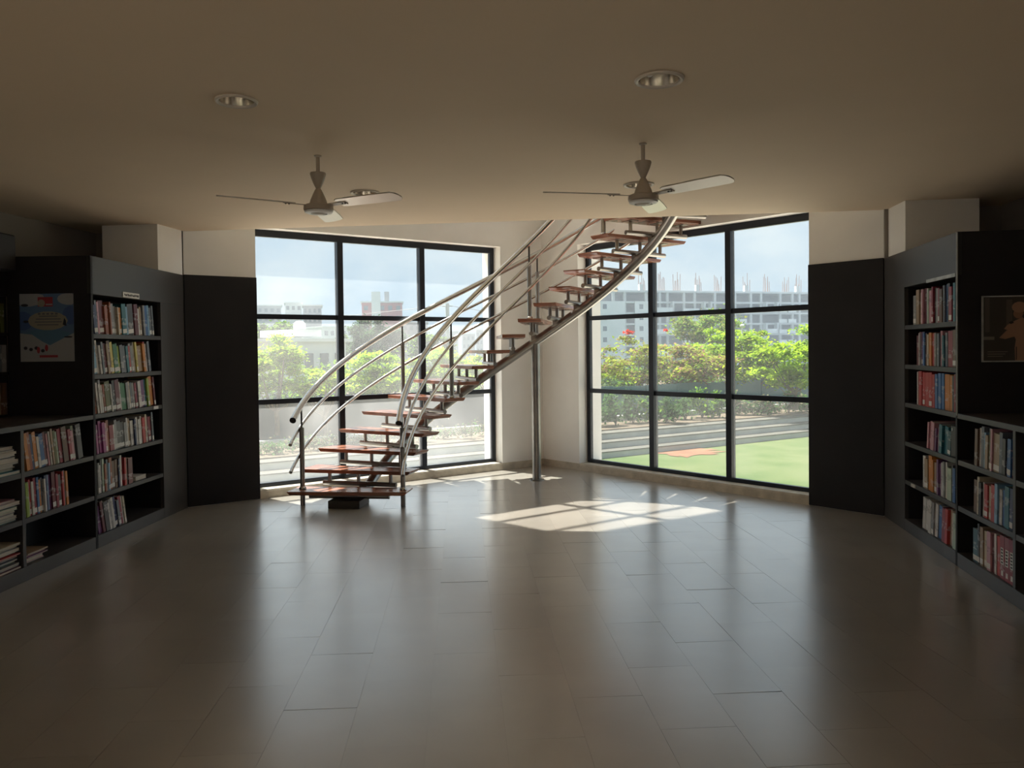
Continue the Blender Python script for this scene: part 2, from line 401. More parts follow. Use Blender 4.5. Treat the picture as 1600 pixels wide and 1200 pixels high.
def tall_case(fr, s0, sfar, s1, label, side):
    root = thing('tall_bookcase', label, 'bookcase', fr((s0 + s1) / 2, DEP / 2, 0))
    def P(name, x0, x1, y0, y1, z0, z1, mt=M_case, bev=.002):
        b = MB(fr); b.box(x0, x1, y0, y1, z0, z1); return obj(name, b, mt, root, bevel=bev)
    P('fascia', s0, s1, 0, .03, OT, HT)
    P('end_panel', s1 - .03, s1, .0, .655, 0, HT, M_blackpanel)
    P('filler_panel', s0, sfar - .0, 0, .03, .0, OT)
    P('side_panel', sfar - .03, sfar, .03, DEP, 0, OT, M_case_in)
    P('top_panel', s0 + .0, s1 - .03, .03, .62, HT - .03, HT)
    P('plinth', sfar, s1 - .03, .0, DEP, 0, PL, M_case)
    P('back_panel', sfar, s1 - .03, DEP - .012, DEP, PL, OT, M_case_in, 0)
    P('compartment_ceiling', sfar, s1 - .03, .03, DEP, OT, OT + .02, M_case_in, 0)
    for z in SH: P('shelf', sfar, s1 - .03, .004, DEP - .012, z - TH / 2, z + TH / 2)
    return root
ltall = tall_case(CL, .0, .49, 1.625, 'tall charcoal bookcase beside the left black pier, six shelves of books', 'left')
rtall = tall_case(CR, .0, .54, 1.625, 'tall charcoal bookcase beside the right black pier, with white rim trim', 'right')

def low_case(fr, s0, s1, divs, label, side):
    root = thing('low_bookcase', label, 'bookcase', fr((s0 + s1) / 2, DEP / 2, 0))
    def P(name, x0, x1, y0, y1, z0, z1, mt=M_case, bev=.002):
        b = MB(fr); b.box(x0, x1, y0, y1, z0, z1); return obj(name, b, mt, root, bevel=bev)
    P('top_board', s0, s1, 0, .62, SH[2] - TH / 2, SH[2] + TH / 2)
    P('plinth', s0, s1, 0, DEP, 0, PL)
    P('back_panel', s0, s1, DEP - .012, DEP, PL, SH[2] - TH / 2, M_case_in, 0)
    for d in divs: P('divider', d - .017, d + .017, .002, DEP - .012, PL, SH[2] - TH / 2)
    edges = [s0] + divs
    for i in range(len(edges) - 1):
        for z in SH[3:]:
            P('shelf', edges[i] + (.017 if i else 0), edges[i + 1] - .017, .004, DEP - .012, z - TH / 2, z + TH / 2)
    return root
llow = low_case(CL, 1.627, 4.18, [2.475, 3.32, 4.163], 'low charcoal bookcase with open cubes running left from the tall one', 'left')
rlow = low_case(CR, 1.627, 4.15, [2.45, 3.29, 4.133], 'low charcoal bookcase with open cubes running right from the tall one', 'right')
# upper bookcase set back on the left counter
UB = SH[2] + TH / 2; uz = [UB, 1.36, 1.66, 1.96]
root = thing('wall_bookcase', 'dark shelves set back above the low bookcase at left edge', 'bookcase', CL(2.4, .75, UB))
def P(name, x0, x1, y0, y1, z0, z1, mt=M_case_in):
    b = MB(CL); b.box(x0, x1, y0, y1, z0, z1); return obj(name, b, mt, root)
P('back_panel', 1.627, 3.4, .86, .875, UB, HT); P('side_panel', 1.627, 1.645, .66, .86, UB, HT, M_blackpanel); P('side_panel', 3.38, 3.4, .64, .86, UB, HT, M_blackpanel)
P('fascia', 1.645, 3.38, .64, .66, 1.96, HT, M_blackpanel)
for z in uz[1:]: P('shelf', 1.645, 3.38, .64, .86, z - .012, z + .012, M_blackpanel)
# fixed things on the cases
sg = thing('sign_plate', 'small white lettered plate above the left tall bookcase opening', 'sign', CL(1.02, 0, 1.985))
b = MB(CL); b.box(.885, 1.155, -.006, -.0005, 1.968, 2.012); obj('plate', b, M_white, sg)
b = MB(CL); xs = 1.135
for w in (.012, .02, .01, .016, .02, .014, .01, .022, .016, .012, .018, .014):
    b.box(xs - w, xs, -.0068, -.006, 1.98 + (.004 if w < .013 else 0), 1.998 - (.004 if w > .019 else 0)); xs -= w + .005
obj('lettering', b, M_ink, sg)
b = MB(CL); b.box(.575, .66, -.003, .0035, SH[2] - .014, SH[2] + .013)
tag(obj('shelf_label', b, M_white, loc=CL(.62, 0, SH[2])), 'small white paper label on third shelf edge of left tall bookcase', 'label')
b = MB(CR); b.box(.70, .79, -.003, .0035, SH[4] - .012, SH[4] + .012)
tag(obj('shelf_label', b, M_paper, loc=CR(.74, 0, SH[4])), 'small buff paper label on fifth shelf edge of right tall bookcase', 'label')
M_rim = mat('worn_white_edge_trim', (.42, .44, .43), .4, noise=.3, nscale=14)
b = MB(CR); b.box(1.05, 1.6, -.004, 0, OT - .006, OT + .018); obj('rim_trim', b, M_rim, rtall, label='worn whitish edge strip along the opening')
b = MB(CR); b.box(1.617, 1.627, -.004, .004, 1.02, HT - .004); obj('rim_trim', b, M_rim, rtall, label='thin pale edge strip up the front corner')

# ------------------------------------------------------------------ books
CLR = dict(white=(.62, .60, .57), cream=(.55, .48, .36), grey=(.27, .27, .27), charcoal=(.07, .07, .075), slate=(.13, .15, .18), navy=(.025, .04, .12),
           blue=(.04, .14, .36), sky=(.20, .38, .55), teal=(.02, .15, .19), petrol=(.015, .09, .12), green=(.03, .17, .07), mint=(.42, .52, .40), lime=(.30, .42, .06),
           olive=(.11, .12, .03), yellow=(.62, .52, .12), orange=(.58, .22, .04), rust=(.30, .08, .03), red=(.46, .04, .04), crimson=(.26, .02, .04), maroon=(.13, .02, .03),
           pink=(.55, .28, .33), purple=(.16, .05, .16), magenta=(.30, .05, .20), tan=(.34, .24, .15), brown=(.14, .075, .045), black=(.018, .018, .02))
WORD = dict(sky='pale blue', mint='pale green', petrol='dark teal', crimson='dark red', charcoal='dark grey')
def book_mat(c):
    key = 'book_cover_' + c
    if key in MATS: return MATS[key]
    col = CLR[c]; mt = bpy.data.materials.new(key); mt.use_nodes = True; nt = mt.node_tree; b = nt.nodes['Principled BSDF']
    b.inputs['Roughness'].default_value = .38
    tcn = N(nt, 'ShaderNodeTexCoord'); sp = N(nt, 'ShaderNodeSeparateXYZ'); oi = N(nt, 'ShaderNodeObjectInfo')
    nt.links.new(tcn.outputs['Generated'], sp.inputs[0])
    # printed title field on the jacket: a lighter or darker band whose height differs from book to book
    ad = N(nt, 'ShaderNodeMath', operation='SUBTRACT'); mm = N(nt, 'ShaderNodeMapRange'); mm.inputs[3].default_value = .25; mm.inputs[4].default_value = .8
    nt.links.new(oi.outputs['Random'], mm.inputs[0]); nt.links.new(sp.outputs['Z'], ad.inputs[0]); nt.links.new(mm.outputs[0], ad.inputs[1])
    ab = N(nt, 'ShaderNodeMath', operation='ABSOLUTE'); nt.links.new(ad.outputs[0], ab.inputs[0])
    lt = N(nt, 'ShaderNodeMath', operation='LESS_THAN'); lt.inputs[1].default_value = .11; nt.links.new(ab.outputs[0], lt.inputs[0])
    nz = N(nt, 'ShaderNodeTexNoise', Scale=40.0, Detail=2.0); nt.links.new(tcn.outputs['Object'], nz.inputs['Vector'])
    gt = N(nt, 'ShaderNodeMath', operation='GREATER_THAN'); gt.inputs[1].default_value = .5; nt.links.new(nz.outputs['Fac'], gt.inputs[0])
    mu = N(nt, 'ShaderNodeMath', operation='MULTIPLY'); nt.links.new(lt.outputs[0], mu.inputs[0]); nt.links.new(gt.outputs[0], mu.inputs[1])
    lum = sum(col) / 3; k2 = [min(.75, x * .45 + (.34 if lum < .3 else .03)) for x in col]
    mix = N(nt, 'ShaderNodeMix', data_type='RGBA'); mix.inputs[6].default_value = (*col, 1); mix.inputs[7].default_value = (*k2, 1)
    m3 = N(nt, 'ShaderNodeMath', operation='MULTIPLY'); m3.inputs[1].default_value = .7; nt.links.new(mu.outputs[0], m3.inputs[0])
    nt.links.new(m3.outputs[0], mix.inputs[0]); nt.links.new(mix.outputs[2], b.inputs['Base Color'])
    MATS[key] = mt
    return mt
ORD = ['first', 'second', 'third', 'fourth', 'fifth', 'sixth', 'seventh', 'eighth', 'ninth', 'tenth', 'eleventh', 'twelfth', 'thirteenth', 'fourteenth', 'fifteenth',
       'sixteenth', 'seventeenth', 'eighteenth', 'nineteenth', 'twentieth', 'twenty-first', 'twenty-second', 'twenty-third', 'twenty-fourth', 'twenty-fifth', 'twenty-sixth', 'twenty-seventh']
def parse(spec):
    out = []
    for t in spec.split():
        i = len(t)
        while i and (t[i - 1].isdigit() or t[i - 1] == '.'): i -= 1
        out.append((t[:i], float(t[i:]) if i < len(t) else 1.0))
    return out
def make_book(fr, s, w, z, th, dp, hh, lean, dirn, c, label, group, sticker, setback):
    """an upright book: spine towards the room; s = shelf position of the lower corner; lean tips the top towards dirn"""
    ca, sa = math.cos(lean), math.sin(lean)
    def bf(x, y, q):                       # x thickness, y depth from the spine, q height
        return fr(s + dirn * (x * ca - q * sa), w + y, z + x * sa + q * ca)
    o0 = bf(th / 2, dp / 2, 0); t = min(.0035, th * .2)
    cv = MB(bf)
    prof = [(0, 0), (th, 0), (th, dp), (th - t, dp), (th - t, t), (t, t), (t, dp), (0, dp)]
    n = 8
    cv.add([(x, y, 0) for x, y in prof] + [(x, y, hh) for x, y in prof],
           [(0, 1, 4, 5), (1, 2, 3, 4), (5, 6, 7, 0), (8, 9, 12, 13), (9, 10, 11, 12), (13, 14, 15, 8)] + [(i, (i + 1) % n, (i + 1) % n + n, i + n) for i in range(n)])
    o = obj('book', cv, book_mat(c), loc=o0); tag(o, label, 'book', group)
    pg = MB(bf); pg.box(t, th - t, t, dp - .004, .003, hh - .004); obj('pages', pg, M_paper, o)
    if sticker:
        sk = MB(bf); sk.box(.001, th - .001, -.0006, .0002, .012, .012 + min(.034, hh * .15)); obj('spine_label', sk, M_white, o, label='white library label')
    return o
def book_row(fr, spec, sA, sB, shelf, z, h0, h1, lean, where, group, side, seed, sticker=.55, dp=.19):
    """books from the picture's left end sA to its right end sB along a shelf"""
    rr = random.Random(seed); items = parse(spec); n = len(items); dd = 1 if sB > sA else -1
    if lean > 0: sA += dd * h1 * .97 * math.sin(R(lean))
    if lean < 0: sB -= dd * h1 * .97 * math.sin(R(-lean))
    ws = [k * rr.uniform(.8, 1.2) for _, k in items]; sc = abs(sB - sA) / sum(ws); dirn = 1 if sB > sA else -1
    x = sA; ln = R(lean)
    for i, ((c, k), wt) in enumerate(zip(items, ws)):
        th = wt * sc; hh = rr.uniform(h0, h1); hh = min(hh, (.268 - th * math.sin(abs(ln))) / math.cos(ln))
        a = ln
        ad = 'thick ' if k >= 1.6 else ('thin ' if k <= .6 else '')
        lab = '%s%s book, %s from left on %s' % (ad, WORD.get(c, c), ORD[i], where)
        make_book(fr, x, (.010 + rr.uniform(0, .022)), z + .0005, th * math.cos(ln) * .96, dp * rr.uniform(.85, 1.05), hh, a, dirn, c, lab, group, rr.random() < sticker, 0)
        x += dirn * th
def flat_stack(fr, spec, s, w, z, L, D, th0, th1, where, group, seed):
    """books lying flat, listed from the bottom up; page edges or spines to the room"""
    rr = random.Random(seed); zz = z + .0005; items = parse(spec); n = len(items)
    for i, (c, k) in enumerate(items):
        th = rr.uniform(th0, th1) * k; l = L * rr.uniform(.82, 1.0); d = D * rr.uniform(.9, 1.0); s0 = s + rr.uniform(-.035, .03); w0 = w + rr.uniform(-.02, .03); t = min(.003, th * .2)
        mid = fr(s0, w0 + d / 2, zz)
        cv = MB(fr); cv.box(s0 - l / 2, s0 + l / 2, w0, w0 + d, zz, zz + t); cv.box(s0 - l / 2, s0 + l / 2, w0, w0 + d, zz + th - t, zz + th)
        cv.box(s0 - l / 2, s0 + l / 2, w0 + d - t, w0 + d, zz + t, zz + th - t)
        o = obj('book', cv, book_mat(c), loc=mid)
        pos = 'only one' if n == 1 else ('bottom one' if i == 0 else ('top one' if i == n - 1 else ORD[i] + ' from bottom'))
        tag(o, '%s book lying flat, %s in %s' % (WORD.get(c, c), pos, where), 'book', group)
        pg = MB(fr); pg.box(s0 - l / 2 + .003, s0 + l / 2 - .003, w0 + .002, w0 + d - t, zz + t, zz + th - t); obj('pages', pg, M_paper, o)
        zz += th
tops = [SH[i] + TH / 2 for i in range(5)] + [PL]
GL, GR, GLL, GRL = 'books in the left tall bookcase', 'books in the right tall bookcase', 'books in the left low bookcase', 'books in the right low bookcase'
LTW = ['top shelf', 'second shelf', 'third shelf', 'fourth shelf', 'fifth shelf', 'bottom shelf']
def lt(i): return LTW[i] + ' of left tall bookcase'
def rt(i): return LTW[i] + ' of right tall bookcase'
book_row(CL, 'navy slate.6 pink.5 maroon1.8 rust white.5 rust.5 white.5 grey grey.8 cream.5 orange1.2 teal1.8 sky.6 charcoal2 grey.5 maroon1.2 white.5 tan.6 grey.8 grey.8 blue1.2 sky.7 slate1.4 slate.8', 1.588, .585, 0, tops[0], .21, .27, 6, lt(0), GL, 'left', 11)
book_row(CL, 'sky white.5 white.5 slate.6 maroon1.2 tan.6 brown yellow.7 green1.2 lime.7 slate.9 slate.8 teal.9 red.7 grey.7 grey.6 white.5 yellow.5 tan2 orange.7 red.6 white.5 slate.7 purple.8', 1.588, .623, 1, tops[1], .22, .27, 9, lt(1), GL, 'left', 12)
book_row(CL, 'rust.6 white.5 white.5 grey.5 white.5 rust.6 olive1.8 white.4 charcoal.7 black maroon1.3 white.4 green green.8 grey.7 cream.5 slate.8 grey.8 crimson.8 navy.6 white.9 purple1.2 teal.6 lime.6 orange1.3 maroon.5', 1.588, .576, 2, tops[2], .215, .265, 9, lt(2), GL, 'left', 13)
book_row(CL, 'magenta.7 magenta.7 magenta.7 magenta.7 pink.6 rust.9 crimson1.2 white.5 grey.8 charcoal1.2 black1.3 grey.9 white.6 tan.6 white.9 navy.6 white.7 white.8 slate.6 white.6 red1.0 cream.5 maroon crimson.9 slate.7', 1.588, .615, 3, tops[3], .20, .262, 6, lt(3), GL, 'left', 14)
book_row(CL, 'white.6 grey.8 white.6 charcoal.6 mint.6 rust.7 slate.6 sky.6 rust brown1.2 brown1.2 navy.6 white.6 crimson.8 red.8 mint.9 maroon1.6', 1.585, 1.02, 4, tops[4], .215, .265, 2, lt(4), GL, 'left', 15)
flat_stack(CL, 'white1.4', .87, .05, tops[4], .22, .17, .024, .028, 'fifth shelf of left tall bookcase', GL, 4)
book_row(CL, 'purple maroon.8 charcoal1.3 white.5 grey.7 white.6 navy1.2 slate.7 crimson1.2 white.5 cream.6', 1.585, 1.11, 5, tops[5], .21, .26, 12, lt(5), GL, 'left', 16)
book_row(CL, 'orange.8 rust.6 navy.5 white.6 orange.8 white.6 blue1.0 maroon.9 pink.6 white.5 tan.5 olive.7 mint.6 crimson brown1.2 white.5 crimson.8 pink.6 mint.9 charcoal1.3', 2.452, 1.75, 3, tops[3], .215, .262, 9, 'top shelf of left low bookcase', GLL, 'left', 17)
book_row(CL, 'white.5 lime.8 mint.6 red.7 white.7 crimson.9 blue.7 orange.8 slate.8 white.5 navy.9 sky.6 purple.8 maroon1.1 crimson.7 charcoal.8 white.4 red.6 grey.6 orange.7', 2.452, 1.946, 4, tops[4], .225, .265, 4, 'middle shelf of left low bookcase', GLL, 'left', 18)
flat_stack(CL, 'grey.6 pink1.6 purple.5 pink.8 tan.7', 2.30, .03, tops[5], .26, .20, .012, .016, 'short pile at bottom of left low bookcase', GLL, 5)
flat_stack(CL, 'teal1.3 mint tan.8 white grey.7 cream white grey.6 white.8 cream grey.7 white1.3', 2.63, .03, tops[3], .25, .2, .013, .018, 'upper magazine pile at left edge', GLL, 6)
flat_stack(CL, 'teal1 white1.2 grey1.5 white mint slate.7 white1.2 pink.9', 2.64, .03, tops[4], .25, .2, .015, .02, 'middle magazine pile at left edge', GLL, 7)
flat_stack(CL, 'maroon1.2 white grey.8 mint1.4 slate.7 white1.2 red.6 mint white1.3 grey1.1 cream', 2.62, .03, tops[5], .27, .2, .013, .018, 'lowest magazine pile at left edge', GLL, 8)
book_row(CR, 'grey1.3 tan1.2 brown.5 white.5 pink.6 maroon.9 slate.7 mint.5 pink.9 crimson.6 charcoal grey.8 crimson.5 pink.6 brown.9 slate.7 blue.8 black crimson.8 grey.6 teal.6 white.5', .70, 1.588, 0, tops[0], .225, .27, 0, rt(0), GR, 'right', 21, .2)
book_row(CR, 'maroon.9 pink.6 white.5 purple.8 navy.8 blue.8 brown.6 cream.6 orange.8 orange.7 red.6 grey.7 olive.6 slate.7 pink.7 teal.6 slate.8 maroon.6 crimson1.4 brown1.1 petrol.9', .743, 1.585, 1, tops[1], .22, .265, 0, rt(1), GR, 'right', 22, .2)
book_row(CR, 'white.4 brown.5 red red red red red red blue1.0 blue blue orange1.6 orange charcoal.6 pink.5 crimson1.2', .756, 1.588, 2, tops[2], .245, .262, 0, rt(2), GR, 'right', 23, .1)
book_row(CR, 'pink.5 crimson.6 pink.8 pink.9 purple.6 pink1.0 teal1.2 teal1.1 petrol1.0', .967, 1.45, 3, tops[3], .16, .215, -6, rt(3), GR, 'right', 24, .2)
book_row(CR, 'white1.1 tan1.1 orange1.1 orange tan1.2 purple.6 purple.6 white.6 grey.7 white.6 charcoal.5 mint1.4 charcoal.4 blue.7 petrol.6', .882, 1.588, 4, tops[4], .22, .262, 0, rt(4), GR, 'right', 25, .2)
book_row(CR, 'white white white white grey1.0 white.9 blue1.0 navy.9 crimson.9 red.8 cream.7 white.9 mint.8', .867, 1.588, 5, tops[5], .235, .258, -5, rt(5), GR, 'right', 26, .2)
book_row(CR, 'brown.8 white.5 slate.7 sky.6 tan1.0 slate.5 olive.6 pink.5 tan1.5 slate.9 charcoal.7 blue.9 blue1.0 crimson.6', 1.873, 2.428, 3, tops[3], .205, .26, -3, 'top shelf of right low bookcase', GRL, 'right', 27, .5)
book_row(CR, 'brown1.0 maroon.6 cream.5 black.7 white.4 red.8 cream.9 red.9 sky.6 white.5 blue.9 teal1.0 navy.8 tan.6', 1.813, 2.428, 4, tops[4], .205, .26, -2, 'middle shelf of right low bookcase', GRL, 'right', 28, .5)
book_row(CR, 'petrol1.3 black.5 tan.7 cream1.2 pink.9 maroon.7 white.5 red.9', 1.834, 2.232, 5, tops[5], .21, .258, 0, 'bottom shelf of right low bookcase', GRL, 'right', 29, .6)
for i in range(3):      # the three thick lettered volumes
    o = make_book(CR, 2.235 + i * .062, .016, PL + .0005, .058, .2, .262, 0, 1, 'crimson', 'thick crimson reference volume with white title block, %s of three at bottom right' % ['left', 'middle', 'right'][i], GRL, False, 0)
    s0 = 2.235 + i * .062
    tb = MB(CR); tb.box(s0 + .012, s0 + .046, .0148, .0162, PL + .09, PL + .19); t2 = obj('title_block', tb, M_white, o)
    tb = MB(CR)
    for k in range(5): tb.box(s0 + .018, s0 + .04, .0142, .0148, PL + .097 + k * .019, PL + .097 + k * .019 + .010)
    obj('lettering', tb, M_ink, t2)
    tb = MB(CR); tb.box(s0 + .018, s0 + .042, .0148, .0162, PL + .022, PL + .052); obj('volume_number', tb, M_white, o)
bx = MB(CR); bx.box(1.455, 1.585, .02, .20, tops[3] + .0005, tops[3] + .215)
o = obj('file_box', bx, mat('grey_box_board', (.05, .052, .05), .5), loc=CR(1.52, .1, tops[3]), bevel=.006); tag(o, 'dark grey box file at right end of fourth shelf, right tall bookcase', 'file box')
r_ = MB(CR); r_.tube([CR(1.49, .0185, tops[3] + .195), CR(1.49, .0165, tops[3] + .195)], .011, 12); r_.fr = None
rm = MB(); rm.tube([CR(1.49, .0205, tops[3] + .192), CR(1.49, .0165, tops[3] + .192)], .011, 12); obj('finger_ring', rm, M_rim, o)
def back_frame(s, w, z): return CL(s, w + .64, z)
book_row(back_frame, 'crimson maroon grey brown crimson olive', 1.93, 1.65, 0, uz[2] + .012, .2, .24, 0, 'upper shelf at far left edge', 'books on the set back shelves', 'left', 31, 0, .16)
book_row(back_frame, 'slate slate grey slate slate grey', 1.93, 1.65, 0, uz[1] + .012, .2, .24, 0, 'middle shelf at far left edge', 'books on the set back shelves', 'left', 32, 0, .16)
book_row(back_frame, 'navy navy rust red tan brown', 1.93, 1.65, 0, uz[0] + .012, .2, .26, 0, 'lower shelf at far left edge', 'books on the set back shelves', 'left', 33, 0, .16)

# ------------------------------------------------------------------ poster, framed picture, loudspeaker
def face_frame(fr, s1):        # plane of a tall bookcase end panel, seen from the camera: x = distance from the front edge, y = out of the panel
    return lambda x, y, z: fr(s1 + y, x, z)
def shapes(fr, x0, x1, z0, z1, items, y=.002):
    """flat print: filled outlines in relative coordinates, each a hair above the one below"""
    b = MB(fr)
    for k, (mi, pts) in enumerate(items):
        b.cur = mi
        b.add([(x0 + (x1 - x0) * px, y + .0002 * (k + 1), z0 + (z1 - z0) * pz) for px, pz in [(min(1, max(0, a_)), min(1, max(0, c_))) for a_, c_ in pts]], [tuple(range(len(pts)))])
    return b
def ell(cx, cz, rx, rz, n=14, a0=0, a1=360): return [(cx + rx * math.cos(R(a0 + (a1 - a0) * i / n)), cz + rz * math.sin(R(a0 + (a1 - a0) * i / n))) for i in range(n)]
def rect(a, b_, c, d): return [(a, b_), (c, b_), (c, d), (a, d)]
EL = face_frame(CL, 1.625); ER = face_frame(CR, 1.625)
pm = [mat('dimmed_poster_paper', (.33, .34, .36), .6), mat('print_blue', (.09, .17, .31), .6), mat('print_deep_blue', (.06, .11, .27), .6), mat('print_red', (.32, .035, .05), .6), mat('print_cream', (.30, .28, .21), .6),
      mat('print_black', (.02, .02, .03), .6), mat('print_snow', (.32, .335, .35), .6), mat('print_mid_blue', (.08, .18, .28), .6), mat('print_text', (.12, .12, .14), .6)]  # poster colours darkened to carry the dim light on this end panel
po = thing('poster', 'blue snow scene poster with cream cloud taped to the bookcase end', 'poster', EL(.35, 0, 1.44))
X0, X1, ZA, ZB = .555, .135, 1.448, 1.968            # x runs back from the edge, so the picture's left is the larger x
b = MB(EL); b.box(X1, X0, .0005, .002, ZA, ZB); obj('sheet', b, pm[0], po)
it = [(1, rect(0, 0, 1, 1)), (6, ell(.12, .93, .35, .12)), (6, ell(.92, .92, .22, .09)), (2, ell(.05, .6, .2, .14)), (2, ell(.95, .68, .16, .14)), (7, ell(.5, .32, .55, .16)),
      (6, [(0, 0), (1, 0), (1, .42), (.8, .34), (.55, .24), (.4, .30), (.22, .40), (0, .42)]), (4, ell(.52, .60, .37, .14)), (3, rect(.34, .81, .62, .95)), (4, ell(.405, .86, .07, .055)),
      (6, rect(.49, .83, .61, .85))]
for k, (a, c) in enumerate([(.36, .70), (.30, .76), (.28, .78), (.32, .72)]): it.append((8, rect(a, .66 - k * .042, c, .675 - k * .042)))
for k in range(5): it.append((8, rect(.34 + k * .08, .69, .34 + k * .08 + .05, .715)))
for px, pz in ((.1, .2), (.2, .18), (.30, .2), (.42, .16)): it.append((5, ell(px, pz, .035, .025)))
for px, pz in ((.34, .17), (.49, .2)): it.append((3, ell(px, pz, .03, .05)))
it += [(5, [(.80, .54), (.87, .52), (.86, .60), (.83, .64)]), (5, ell(.12, .59, .05, .02)), (5, ell(.1, .83, .07, .02)), (5, ell(.9, .36, .08, .012)), (3, rect(.36, .06, .70, .095))]
obj('print', shapes(EL, X0, X1, ZA, ZB, it), pm, po, fix=False)
pic = thing('framed_picture', 'thin framed portrait print of a robed figure on the bookcase end', 'picture', ER(.33, 0, 1.39))
fm = [mat('portrait_ground', (.05, .042, .035), .5), mat('portrait_robe', (.36, .20, .13), .5), mat('portrait_skin', (.28, .14, .085), .5), mat('portrait_dark', (.015, .013, .012), .5), mat('portrait_pale', (.22, .20, .16), .5), mat('portrait_wall', (.10, .085, .065), .5)]  # portrait colours also darkened for the dim light on the panel
X0, X1, ZA, ZB = .155, .52, 1.385, 1.815
b = MB(ER); b.box(X0, X1, .0005, .008, ZA, ZB); obj('backing', b, fm[0], pic)
for nm, q in (('frame_bar', (X0 - .005, X0 + .004, ZA, ZB)), ('frame_bar', (X1 - .004, X1 + .005, ZA, ZB)), ('frame_bar', (X0 - .005, X1 + .005, ZA - .006, ZA + .003)), ('frame_bar', (X0 - .005, X1 + .005, ZB - .003, ZB + .005))):
    b = MB(ER); b.box(q[0], q[1], .0005, .014, q[2], q[3]); obj(nm, b, M_rim, pic)
it = [(0, rect(0, 0, 1, 1)), (5, rect(.04, .45, .12, .98)), (5, rect(.4, .45, .5, .95)), (4, rect(.0, .33, .2, .38)), (4, rect(.78, .34, 1, .40)),
      (1, [(.55, 0), (.78, 0), (.8, .25), (.76, .34), (.83, .45), (.78, .6), (.68, .68), (.56, .63), (.42, .56), (.36, .5), (.5, .45), (.56, .33), (.54, .2)]),
      (1, [(.28, .36), (.38, .34), (.72, .42), (.7, .52), (.4, .47)]), (2, ell(.60, .73, .085, .075)), (1, ell(.62, .83, .13, .085)), (3, [(.44, .60), (.50, .62), (.53, .59), (.47, .57)]), (3, ell(.7, .69, .03, .035)), (3, rect(.56, .02, .575, .22))]
for k in range(3): it.append((4, rect(.08, .14 - k * .035, .42 - .04 * k, .15 - k * .035)))
obj('print', shapes(ER, X0, X1, ZA, ZB, it, .0082), fm, pic, fix=False)
sp = thing('loudspeaker', 'black wall loudspeaker high at the left edge', 'speaker', CL(1.9, .6, 2.12))
b = MB(CL); b.box(1.74, 1.95, .50, .632, 2.125, 2.40); obj('cabinet', b, M_blackpanel, sp, bevel=.012)
b = MB(CL); b.box(1.755, 1.935, .494, .50, 2.14, 2.385); obj('grille', b, M_case_in, sp)

# ------------------------------------------------------------------ staircase
SC = Vector((-.83, 7.5, 0)); RS = 1.62; Z1T, DZ, DA = .16, .167, 9.0; NT = 20
def ang_k(k): return R(180 - (k - 1) * DA)
def z_k(k): return Z1T + DZ * (k - 1)
def pol(r, a, z): return (SC.x + r * math.cos(a), SC.y + r * math.sin(a), z)
st = thing('spiral_staircase', 'curved steel staircase with red brown wooden treads and double tube railings', 'staircase', (-2.45, 7.5, 0))
RI, RO = 1.07, 2.235; TT = .036
def tread_local(a, z):
    cr_, ct = Vector((math.cos(a), math.sin(a), 0)), Vector((math.sin(a), -math.cos(a), 0))     # radial, and forwards up the stair
    return lambda r, t, q: (SC.x + cr_.x * r + ct.x * t, SC.y + cr_.y * r + ct.y * t, z + q)
for k in range(1, NT + 1):
    fr = tread_local(ang_k(k), z_k(k)); d0, d1 = .125, .165
    b = MB(fr); c = .03
    lo = [(RI + c, -d0), (RO - c, -d1), (RO - c, d1), (RI + c, d0)]; hi = [(RI, -d0 - .0), (RO, -d1), (RO, d1), (RI, d0)]
    b.loft([[(x, y, -TT) for x, y in lo], [(x, y, -.010) for x, y in hi], [(x, y, 0) for x, y in hi]])
    tr = obj('tread', b, M_wood, st, bevel=.003)
    ty = -.155 if k > 1 else -.066
    b = MB(); b.tube([fr(1.27, 0, ty), fr(2.07, 0, ty)], .024, 10); obj('support_tube', b, M_steel_d, tr, smooth=True)
    for r_ in (1.33, 1.68, 2.0) if k > 1 else ():
        b = MB(); b.tube([fr(r_, 0, -.150), fr(r_, 0, -TT)], .019, 8); obj('stub', b, M_steel_d, tr, smooth=True)
    for r_ in (1.33, 1.68, 2.0):
        b = MB(fr); b.box(r_ - .045, r_ + .045, -.09, .09, -TT - .006, -TT); obj('fixing_plate', b, M_steel_d, tr)
    b = MB(fr); b.box(RS - .04, RS + .04, -.03, .03, -.235 if k > 1 else -.09, -.165 if k > 1 else -.05); obj('bracket', b, M_steel_d, tr)
def helix(r, k0, k1, dz, n, wob=0): return [pol(r, ang_k(k0 + (k1 - k0) * i / n), z_k(k0 + (k1 - k0) * i / n) + dz) for i in range(n + 1)]
b = MB(); b.tube(helix(RS, 1.25, NT + 1.6, -.255, 90), .052, 14); obj('spine_tube', b, mat('spine_steel', (.40, .385, .36), .28, metal=1), st, smooth=True)
b = MB(); b.tube([(-.815, 9.115, 0), (-.815, 9.115, z_k(11) - .27)], .05, 18); obj('support_pole', b, M_steel_d, st, smooth=True)
b = MB(); b.tube([(-.815, 9.115, 0), (-.815, 9.115, .012)], .085, 18); obj('base_flange', b, M_steel_d, st, smooth=True)
b = MB(); b.box(-2.66, -2.35, 7.34, 7.66, 0, .075); obj('footing', b, M_iron, st, bevel=.006)
b = MB(); b.box(-2.53, -2.37, 7.42, 7.62, .072, .09); obj('footing_bracket', b, M_iron, st)
RAIL_I, RAIL_O = 1.135, 2.14
